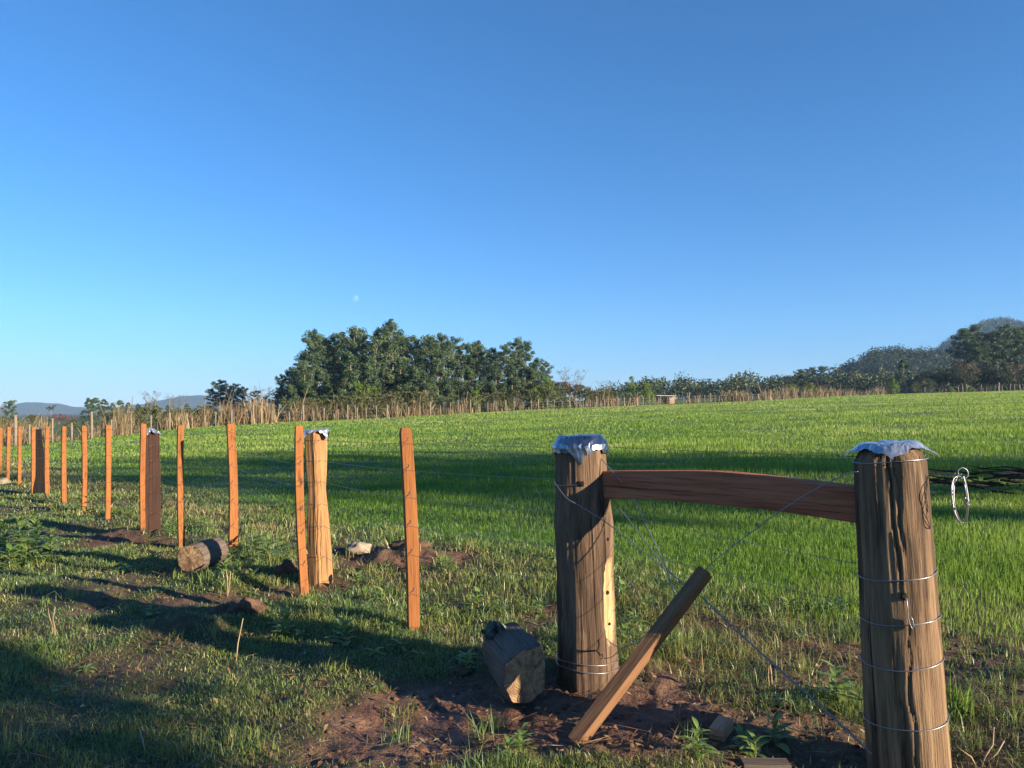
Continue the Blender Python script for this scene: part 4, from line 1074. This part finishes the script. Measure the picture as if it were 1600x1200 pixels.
for i, (u, v, Y) in enumerate([(476, 572, 116), (503, 574, 118), (526, 556, 120), (548, 551, 118), (577, 566, 112), (600, 572, 118), (626, 560, 114), (650, 572, 112), (684, 565, 114), (664, 580, 108), (455, 600, 112), (540, 590, 104), (700, 590, 116), (735, 575, 118), (775, 575, 120), (800, 570, 122), (832, 575, 124)]):
    plant(cones[i % 3], u, v, Y, 'younger bushy eucalyptus along the front of the grove', i, 'young eucalyptus before the grove', 1.5)
for i, (u, v, Y, p, lab) in enumerate([(346, 592, 150, 0, 'leftmost of the pair of tall eucalyptus left of the grove'), (364, 598, 155, 1, 'second tall eucalyptus of the pair left of the grove'), (398, 609, 165, 2, 'small eucalyptus close to the left flank of the grove'), (433, 612, 140, 3, 'lowest eucalyptus touching the left flank of the grove'), (334, 606, 152, 4, 'small slender tree at the left side of the tall eucalyptus pair'), (378, 603, 158, 0, 'rounded tree just right of the tall eucalyptus pair'), (355, 603, 148, 2, 'low tree standing between the tall eucalyptus pair'), (415, 617, 150, 1, 'second lowest tree near the left flank of the grove')]):
    plant(eucs[p], u, v, Y, lab, i + 3, None, 1.9)
for i, (u, v) in enumerate([(139, 622), (150, 621), (163, 624), (176, 630), (188, 625), (201, 629), (216, 631), (231, 629), (246, 634), (262, 633), (278, 636), (292, 631), (306, 637), (322, 634)]):
    plant(cones[i % 3], u, v, 210 + 8 * (i % 3), 'dark tree in the distant row at left behind the hedge', i, 'distant tree row at the left', 1.9)
plant(eucs[2], 14, 624, 75, 'thin crowned tree above the hedge at the left edge', 2, None, 1.5)
plant(umb, 80, 633, 160, 'small flat topped tree against the blue mountains at left', 1)
plant(pink, 92, 645, 120, 'pink flowering tree behind the hedge at left', 2, None, 1.9)
plant(pink, 112, 650, 124, 'lower right part of the pink blossom, a small flowering tree', 5, None, 1.5)
for i, (u, v, Y) in enumerate([(52, 648, 62), (30, 655, 55), (112, 656, 66), (75, 655, 70), (5, 650, 58), (140, 652, 78), (-15, 650, 55), (-60, 652, 55)]):
    plant(olives[i % 3], u, v, Y, 'olive shrub in the hedge at the left edge of the field', i, 'olive hedge shrubs at left', 1.7)
RT = [(1503, 511, 210, 1), (1516, 506, 215, 2), (1532, 531, 205, 3), (1546, 517, 212, 4), (1561, 513, 205, 0), (1577, 504, 212, 1), (1593, 511, 206, 2), (1612, 506, 210, 3), (1632, 515, 206, 4), (1655, 508, 212, 0)]
for i, (u, v, Y, p) in enumerate(RT):
    plant(eucs[p], u, v, Y, 'tall dark tree in the big stand at the right edge of the field', i, 'tall trees at the right', 1.6)
for i, (u, v, Y, p) in enumerate([(1490, 574, 195, 1), (1508, 560, 190, 0), (1535, 565, 192, 2), (1560, 558, 190, 1), (1588, 562, 190, 0), (1620, 560, 190, 2)]):
    plant((browns[0] if i in (1, 4) else broads[p]), u, v, Y, 'rounded lower tree in front of the tall stand at right', i, 'lower trees at the right')
plant(cones[1], 1412, 561, 200, 'dark conical tree before the wooded hill at right', 3, None, 1.4)
plant(broads[1], 1440, 582, 195, 'round tree right of the dark conical tree', 4)
plant(umb, 1309, 573, 330, 'lone flat topped tree on the skyline left of the wooded hill', 2, None, .9)
for i, (u, v, Y, p, lab) in enumerate([(1250, 576, 300, 1, 'left tree of the skyline clump above the dry maize'), (1265, 573, 305, 2, 'middle tree of the skyline clump above the dry maize'), (1281, 571, 300, 4, 'right tree of the skyline clump above the dry maize')]):
    plant(eucs[p], u, v, Y, lab, i, None, 2.4)
MID = [(872, 590, 128, 'brown'), (893, 578, 130, 'bare'), (905, 596, 126, 'brown'), (880, 604, 122, 'olive'), (912, 604, 124, 'olive'), (925, 606, 124, 'broad'), (948, 596, 150, 'bare'), (938, 608, 126, 'olive')]
for i, (u, v, Y, k) in enumerate(MID):
    pr = {'brown': browns[0], 'bare': bares[i % 2], 'olive': olives[i % 3], 'broad': broads[i % 3]}[k]
    lb = {'brown': 'brownish half bare tree right of the grove', 'bare': 'bare branched tree right of the grove', 'olive': 'olive green bush in the hedge right of the grove', 'broad': 'low dark bush tree right of the grove'}[k]
    plant(pr, u, v, Y, lb, i, 'scrubby trees right of the grove', 1.3)
BR = [(566, 597, 92, 'bright green shrub before the left half of the grove'), (586, 606, 90, 'second bright green shrub before the grove, left of tall dry canes'), (742, 610, 100, 'bright green shrub at the fence before the right half of the grove'), (855, 590, 118, 'bright green young tree at the right end of the grove'),
      (835, 606, 112, 'small green shrub right end of the grove foot'), (985, 588, 128, 'thin light green young tree on the skyline behind the far fence'), (1012, 597, 126, 'rounder light green young tree left of the little shed'), (1240, 600, 150, 'yellow green bush behind the dry maize'), (1265, 598, 152, 'yellow green bush right of its twin behind the dry maize'), (1397, 592, 160, 'yellow green bush left of the dark conical tree')]
for i, (u, v, Y, lb) in enumerate(BR):
    plant(brights[i % 2], u, v, Y, lb, i, None, .55 if u == 985 else (1.5 if u in (1240, 1265) else .95))
for i, (u, v, Y) in enumerate([(1487, 604, 172, ), (1517, 603, 172), (1455, 602, 170), (1430, 600, 165), (1545, 602, 175)]):
    plant(brights[i % 2] if i < 2 else olives[i % 3], u, v, Y, 'low rounded bush at the crest below the tall right trees', i, 'bushes on the crest', 1.6)
for i in range(34):
    u = 445 + i * 15.5 + (i * 37 % 11); k = (u - 800) / FPX; Y = float(edge_Y(k)) + 3 + (i * 53 % 7)
    plant((olives + brights[:1])[(i * 5) % 4] if i % 6 == 0 else olives[i % 3], u, 626 - (i * 29 % 14) - (u - 445) * .02, Y, 'olive shrub in the overgrown hedge behind the far fence', i, 'shrubs of the far hedge', 1.25)
for i in range(26):
    u = 442 + i * 16.2 + (i * 29 % 9); Y = 121 + (i * 17 % 9)
    plant(broads[i % 3], u, 604 - (i * 23 % 17), Y, 'dark bushy undergrowth tree among the trunks of the grove', i, 'undergrowth trees of the grove', 1.5)
for i in range(14):
    plant(broads[i % 3], 1445 + i * 15 + (i * 13 % 8), 588 - (i * 31 % 16), 186 + (i * 7 % 9), 'dark bush tree at the foot of the tall right stand', i, 'bush trees at the right', 1.7)
for i, (u, v, Y, lb) in enumerate([(236, 613, 88, 'bare tree above the left hedge, second from the left'), (272, 618, 90, 'bare tree above the left hedge, right of its twin'), (182, 630, 75, 'leftmost bare tree above the left hedge'), (400, 606, 92, 'bare tree left of the grove above the canes')]):
    plant(bares[i % 2], u, v, Y, lb, i, None, 1.1)
for i in range(16):
    u = 170 + i * 17 + (i * 37 % 11); Y = float(edge_Y((u - 800) / FPX)) + 4 + (i * 53 % 6)
    plant(olives[i % 3], u, 645 - (i * 29 % 13), Y, 'olive shrub in the ragged hedge behind the orange stakes', i, 'shrubs of the left hedge', 1.5)
for pr in eucs + cones + broads + browns + olives + brights + bares + [umb, pink]: kill(pr)

# woodland too far to count
def wood_mass(name, pts, seed, mat, crown, per, leaf):
    C = [(x, y, z) for x, y, z, s in pts]; Rd = [(crown * s, crown * s, crown * s * .75) for x, y, z, s in pts]
    o = leaves_np(name, C, Rd, per, leaf, leaf * .6, mat, None, seed, 0., .4); return tag(o, kind='stuff')
rg = random.Random(77); pts = []
prof = [(930, 606), (960, 603), (990, 598), (1030, 592), (1050, 595), (1066, 587), (1080, 593), (1110, 596), (1140, 592), (1172, 586), (1195, 591), (1230, 589), (1300, 586), (1340, 584), (1480, 580), (1700, 575)]
for i in range(900):
    u = rg.uniform(930, 1700); Y = rg.uniform(230, 330); vt = np.interp(u, [p[0] for p in prof], [p[1] for p in prof]) + 2 + rg.random() ** .7 * 26
    pts.append(((u - 800) / FPX * Y, Y, CAM_H + (HOR - vt) * Y / FPX, rg.uniform(.6, 1.25)))
wood_mass('woodland', pts, 301, m_broad, 3.4, 60, .9)

def hill(name, Y, prof, depth, seed, mat, rough, n=160, m=40):
    us = np.linspace(prof[0][0], prof[-1][0], n); vt = np.interp(us, [p[0] for p in prof], [p[1] for p in prof])
    V = []; 
    for j in range(m):
        t = j / (m - 1)      # 0 front foot .. .6 crest .. 1 back foot
        hgt = math.sin(math.pi * min(1, t / .6) / 2) ** 1.2 if t <= .6 else max(0, 1 - ((t - .6) / .4) ** 1.5)
        Yj = Y - depth * .6 + depth * t
        for i in range(n):
            X = (us[i] - 800) / FPX * Yj; top = CAM_H + (HOR - vt[i]) * Y / FPX
            ns = float(fbm(np.array([X / rough]), np.array([Yj / rough]), oct=4, seed=seed)[0]) * rough * .07
            V.append((X, Yj, -14 + (top + 14 + ns) * hgt))
    F = [(j * n + i, j * n + i + 1, (j + 1) * n + i + 1, (j + 1) * n + i) for j in range(m - 1) for i in range(n - 1)]
    return tag(mesh_obj(name, V, F, mat), kind='structure'), np.array(V).reshape(m, n, 3)
M = Mat('wooded_hill'); pos = M.n('NewGeometry').outputs['Position']
nz = M.noise(pos, .05, 6, .7); M.principled(M.ramp(nz, [(.35, (.014, .024, .012)), (.65, (.03, .044, .02))]), .95, nz, 1., 6.); m_hill = M.m
_, HV = hill('near_hill', 520, [(1180, 606), (1240, 600), (1290, 597), (1330, 580), (1350, 569), (1375, 560), (1405, 557), (1440, 557), (1480, 556), (1560, 550), (1650, 548), (1760, 560)], 260, 5, m_hill, 40)
pts = []
for i in range(1500):
    j = rg.uniform(4, 25); k = rg.uniform(8, 155); p = HV[int(j), int(k)] * (1 - (j % 1)) + HV[int(j) + 1, int(k)] * (j % 1)
    pts.append((p[0] + rg.uniform(-3, 3), p[1], p[2] + rg.uniform(0, 2.5), rg.uniform(.7, 1.5)))
wood_mass('hill_forest', pts, 302, m_forest, 4.6, 60, 1.2)
_, HV2 = hill('mountain', 1250, [(1380, 600), (1430, 575), (1462, 553), (1490, 534), (1520, 517), (1545, 508), (1570, 504), (1600, 506), (1640, 500), (1700, 510), (1800, 530), (1900, 570)], 700, 6, m_hill, 90)
pts = []
for i in range(2600):
    j = rg.uniform(6, 25); k = rg.uniform(4, 155); p = HV2[int(j), int(k)] * (1 - (j % 1)) + HV2[int(j) + 1, int(k)] * (j % 1)
    pts.append((p[0] + rg.uniform(-4, 4), p[1], p[2] + rg.uniform(-1, 3), rg.uniform(.7, 1.4)))
wood_mass('mountain_forest', pts, 303, m_forest, 8.0, 40, 2.4)
hill('far_mountains', 2900, [(-500, 640), (-200, 628), (0, 634), (40, 631), (80, 632), (130, 634), (180, 637), (230, 632), (262, 624), (290, 619), (320, 620), (360, 626), (420, 634), (520, 637), (700, 641)], 500, 7, m_hill, 160)

# ------------------------------------------------------------------ hedge at the far edge of the field: dry canes, far fence, shed
def canes(n, spread, h0, h1, w, seed, lean=.18):
    rg_ = np.random.default_rng(seed); x = rg_.normal(0, spread, n).clip(-1.7 * spread, 1.7 * spread); y = rg_.normal(0, spread * .7, n).clip(-1.2 * spread, 1.2 * spread); h = rg_.uniform(h0, h1, n)
    az = rg_.uniform(0, 6.28, n); ln = np.abs(rg_.normal(0, lean, n)) * h; dx, dy = np.cos(az) * ln, np.sin(az) * ln
    V = np.zeros((n, 6, 3)); fz = rg_.uniform(0, 3.14, n); sx, sy = np.cos(fz) * w / 2, np.sin(fz) * w / 2
    for k, (s, ww) in enumerate(((0, 1), (.55, .8), (1, .25))):
        cx, cy, cz = x + dx * s ** 1.6, y + dy * s ** 1.6, h * s * (1 - .08 * s) - .1
        V[:, 2 * k] = np.stack([cx - sx * ww, cy - sy * ww, cz], 1); V[:, 2 * k + 1] = np.stack([cx + sx * ww, cy + sy * ww, cz], 1)
    return V, np.clip(rg_.normal(.45, .22, n), 0, 1)
def cane_obj(name, V, t, mat):
    n = len(V); b = np.arange(n) * 6
    L = np.stack([b, b + 1, b + 3, b + 2, b + 2, b + 3, b + 5, b + 4], 1).ravel()
    return np_mesh(name, V.reshape(-1, 3), L, np.arange(2 * n) * 4, np.full(2 * n, 4), mat, {'tint': np.repeat(t, 6)})
CL = [(592, 609, 95, 1.0, 'tallest clump of dry canes before the middle of the grove'), (604, 612, 96, .8, 'clump of dry canes joined to the right of the tallest clump'), (650, 614, 98, .7, 'dry cane clump left of the pale tall pair'), (664, 605, 99, .55, 'narrow pale cane clump before the grove'),
      (487, 620, 88, .9, 'dry cane clump before the left end of the grove'), (514, 628, 90, .8, 'low dry cane clump beside the left grove shrubs'), (398, 618, 76, 1., 'dry cane clump left of the grove where the hedge rises'), (412, 622, 78, .8, 'dry cane clump touching the left end of the grove'), (800, 622, 112, 1.0, 'reddish dry cane clump before the right grove end'),
      (785, 626, 111, .8, 'low cane clump left of the reddish one'), (275, 640, 66, 1.0, 'dry cane clump in the left hedge behind the stakes'), (1143, 606, 124, 1.0, 'dry cane clump right of the little shed'), (1160, 605, 124, .8, 'second dry cane clump right of the little shed'), (960, 616, 120, .7, 'thin cane clump left of the light green young tree')]
for i, (u, vt, Y, sp, lab) in enumerate(CL):
    X = (u - 800) / FPX * Y; z0 = float(base_z(X, Y)); h = CAM_H + (HOR - vt) * Y / FPX - z0
    V, t = canes(110, sp * .85, h * .5, h * 1.04, .10, 400 + i, .13); o = cane_obj('cane_clump', V, t, m_caneb); o.location = (X, Y, z0); tag(o, lab, 'cane clump')
# continuous dry undergrowth along the hedge
rgn = np.random.default_rng(9); Vs, Ts = [], []
n = 11000; u = rgn.uniform(-120, 1445, n); u = u[rgn.uniform(0, 1, n) < np.clip(np.interp(u, [-120, 430, 700, 860, 1180, 1215, 1430, 1445], [1, 1, .7, .3, .3, 1.2, 1.2, .3]) + .9 * fbm(u / 14., u * 0 + 3, oct=3, seed=96), .05, 1)]; n = len(u); k = (u - 800) / FPX; Yb = edge_Y(k); Y = Yb + 1.0 + np.abs(rgn.normal(0, 2.6, n))
hb = np.interp(u, [-120, 180, 330, 430, 520, 700, 900, 1060, 1190, 1230, 1440, 1470], [1.35, 1.4, 1.7, 1.9, 1.5, 1.3, 1.4, 1.3, 1.7, 1.9, 1.5, .8])
hb = hb * (1 + .65 * fbm(u / 22., u * 0, oct=4, seed=95)) * rgn.uniform(.3, 1.0, n) * (1 + .7 * (rgn.uniform(0, 1, n) < .05))
X = k * Y; Z = base_z(X, Y); az = rgn.uniform(0, 6.28, n); ln = np.abs(rgn.normal(0, .28, n)) * np.where(rgn.uniform(0, 1, n) < .25, 2.8, 1) * hb; w = .0011 * Y * rgn.uniform(.5, 1, n); fz = rgn.uniform(0, 3.14, n)
V = np.zeros((n, 6, 3))
for kk, (s, ww) in enumerate(((0, 1), (.55, .8), (1, .3))):
    cx, cy, cz = X + np.cos(az) * ln * s ** 1.6, Y + np.sin(az) * ln * s ** 1.6, Z + hb * s - .1
    V[:, 2 * kk] = np.stack([cx - np.cos(fz) * w / 2 * ww, cy - np.sin(fz) * w / 2 * ww, cz], 1); V[:, 2 * kk + 1] = np.stack([cx + np.cos(fz) * w / 2 * ww, cy + np.sin(fz) * w / 2 * ww, cz], 1)
tag(cane_obj('dry_undergrowth', V, np.clip(rgn.normal(.42, .25, n) + .5 * (rgn.uniform(0, 1, n) < .12), 0, 1), m_cane), kind='stuff')

us = [-20, 24, 46, 82, 112, 143, 174, 205, 236, 265, 292, 320] + [337, 362, 393, 425, 452, 474, 490, 506, 528, 543, 558, 572, 588, 605, 621, 638, 656, 672, 688, 704, 719, 735, 748, 762, 776, 790, 803, 817, 830, 841, 855, 866, 878, 890, 901, 911, 922, 932, 944, 955, 966, 975, 985, 995, 1005, 1015, 1024, 1032, 1068, 1077, 1086, 1093, 1101, 1110, 1117, 1124, 1134, 1150, 1161, 1175, 1186, 1195, 1203, 1214, 1226, 1240, 1253, 1268, 1284, 1300, 1318, 1336, 1354, 1372]
fp = thing('far_fence_post', 'pale weathered post in the far fence along the field edge', 'fence post', (0, 0, -50), group='posts of the far fence')
mb = MB(); mb.tube([(0, 0, -.2), (.01, 0, .6), (0, 0, 1.32)], [.075, .07, .065], 8); mb.build('shaft', m_farpost, fp)
tops = []
for i, u in enumerate(us):
    k = (u - 800) / FPX; Y = float(edge_Y(k)) + .2; X = k * Y; z0 = float(base_z(X, Y)); big = i % 4 == 1
    o = copy_tree(fp, (X, Y, z0), i * 1.3, (1.2 if big else .8, 1.2 if big else .8, (1.18 if big else .92) + .12 * math.sin(i * 2.7)))
    tops.append((X, Y, z0))
kill(fp)
for i, zz in enumerate((1.05, .7, .35)):
    mb = MB(); mb.tube([(p[0], p[1] - .08, p[2] + zz) for p in tops], .0035, 4)
    tag(mb.build('far_fence_wire', m_wire), '%s wire of the far fence along the field edge' % ['upper', 'middle', 'lower'][i], 'wire', 'wires of the far fence')

def box(mb, c, s):
    b = len(mb.v)
    for dx in (-1, 1):
        for dy in (-1, 1):
            for dz in (-1, 1): mb.v.append((c[0] + dx * s[0] / 2, c[1] + dy * s[1] / 2, c[2] + dz * s[2] / 2))
    for f in ((0, 1, 3, 2), (4, 6, 7, 5), (0, 4, 5, 1), (2, 3, 7, 6), (0, 2, 6, 4), (1, 5, 7, 3)): mb.f.append(tuple(b + k for k in f))
Y = float(edge_Y((1040 - 800) / FPX)) + 5; X = (1040 - 800) / FPX * Y; z0 = float(base_z(X, Y))
sh = thing('small_shed', 'little open shed with pale flat roof and pinkish wall beyond the far fence', 'shed', (X, Y, z0))
sh.scale = (1, 1, .8)
mb = MB(); box(mb, (.9, -.6, .75), (1.0, .12, 1.5)); box(mb, (.0, 1.0, .75), (2.6, .12, 1.5)); box(mb, (1.36, .25, .75), (.1, 1.4, 1.5)); mb.build('wall', m_brick, sh, False)
mb = MB(); box(mb, (-.1, .2, 1.62), (3.1, 2.6, .1)); o = mb.build('roof', m_roof, sh, False); o.rotation_euler = (0, .03, 0)
for px in (-1.25, .1): mb = MB(); mb.tube([(px, -.75, -.1), (px, -.75, 1.56)], .05, 6); mb.build('post', m_farpost, sh)

# ------------------------------------------------------------------ trees behind the viewer, to the right, whose shade lies over the field and the foreground
SH = [  # distance along the sunbeam from the origin, offset across it, height, width factor, kind, label
    (47, 17.4, 17.5, .72, 'high', 'tall high crowned tree outside the right picture edge, its shade edging the field band'),
    (52, 13.2, 20.0, .70, 'high', 'tallest high crowned tree outside the right edge, shading the middle of the field'),
    (46, 10.6, 17.0, .60, 'high', 'high crowned tree outside the right edge nearest the fence line'),
    (60, 16.0, 20.5, .65, 'high', 'high crowned tree outside the right edge behind the others'),
    (62, 46.0, 13.0, .7, 'broad', 'far shade tree outside the right edge beside the upper field'),
    (70, 33.0, 15.0, .5, 'euc', 'far slender tree outside the right edge beside the field'),
    (18, -.2, 8.8, 1.0, 'broad', 'rounded tree behind the viewer at right, dappling the worn turf'),
    (21, -4.6, 10.5, 1.05, 'broad', 'tall rounded tree behind the viewer, farthest from the fence'),
    (14, -3.6, 6.0, 1.0, 'euc', 'small slender tree behind the viewer at right')]
shp = [tree('broad', 500 + i, 9, m_broad, 'shade_tree', 'tree', detail=.9, leaf=(.40, .24)) for i in range(3)]
shh = [tree('high', 520 + i, 18, m_broad, 'high_shade_tree', 'tree', detail=.3, leaf=(.55, .34)) for i in range(3)]
she = tree('euc', 510, 12, m_euc, 'slender_shade_tree', 'tree')
for i, (sd_, p_, h, wf, k, lab) in enumerate(SH):
    x, y = SUN_AZ[0] * sd_ - SUN_AZ[1] * p_, SUN_AZ[1] * sd_ + SUN_AZ[0] * p_
    pr = she if k == 'euc' else shh[i % 3] if k == 'high' else shp[i % 3]; s_ = h / pr['height']
    copy_tree(pr, (x, y, float(base_z(x, y))), i * 1.9, (s_ * wf, s_ * wf, s_), lab)
for p in shp + shh + [she]: kill(p)
# ------------------------------------------------------------------ moon
M = Mat('moon_glow'); em = M.n('Emission'); em.inputs[0].default_value = (.75, .88, 1, 1); em.inputs[1].default_value = .8
tr_ = M.n('BsdfTransparent'); mx = M.n('MixShader'); nz = M.noise(M.coords((.012, .012, .012), False), 1, 3); fac = M.ramp(nz, [(.35, (.02,) * 3), (.65, (.09,) * 3)])
M.l(fac, mx.inputs[0]); M.l(tr_.outputs[0], mx.inputs[1]); M.l(em.outputs[0], mx.inputs[2]); M.l(mx.outputs[0], M.out.inputs[0])
D = 20000.; mr = 5.2 / FPX * D; V, F = rock_arrays(24, 48); V = V * mr
V = np.array([p if p[0] > -mr * .25 else (-mr * .25 - (p[0] + mr * .25) * .0, p[1], p[2]) for p in V])
moon = mesh_obj('moon', V.tolist(), F, M.m); moon.location = W(555, 466, D); moon.rotation_euler = (0, R(18), 0)
tag(moon, 'faint pale daytime moon in the blue sky above the grove', 'moon')

# ------------------------------------------------------------------ morning haze
M = Mat('haze'); pv = M.n('VolumePrincipled'); pv.inputs['Color'].default_value = (.43, .67, 1, 1); pv.inputs['Density'].default_value = 1.7e-4; pv.inputs['Anisotropy'].default_value = 0.
M.l(pv.outputs[0], M.out.inputs['Volume'])
mb = MB(); box(mb, (0, 0, 80), (7400, 7400, 200)); hz = mb.build('haze', M.m, None, False); tag(hz, kind='stuff')
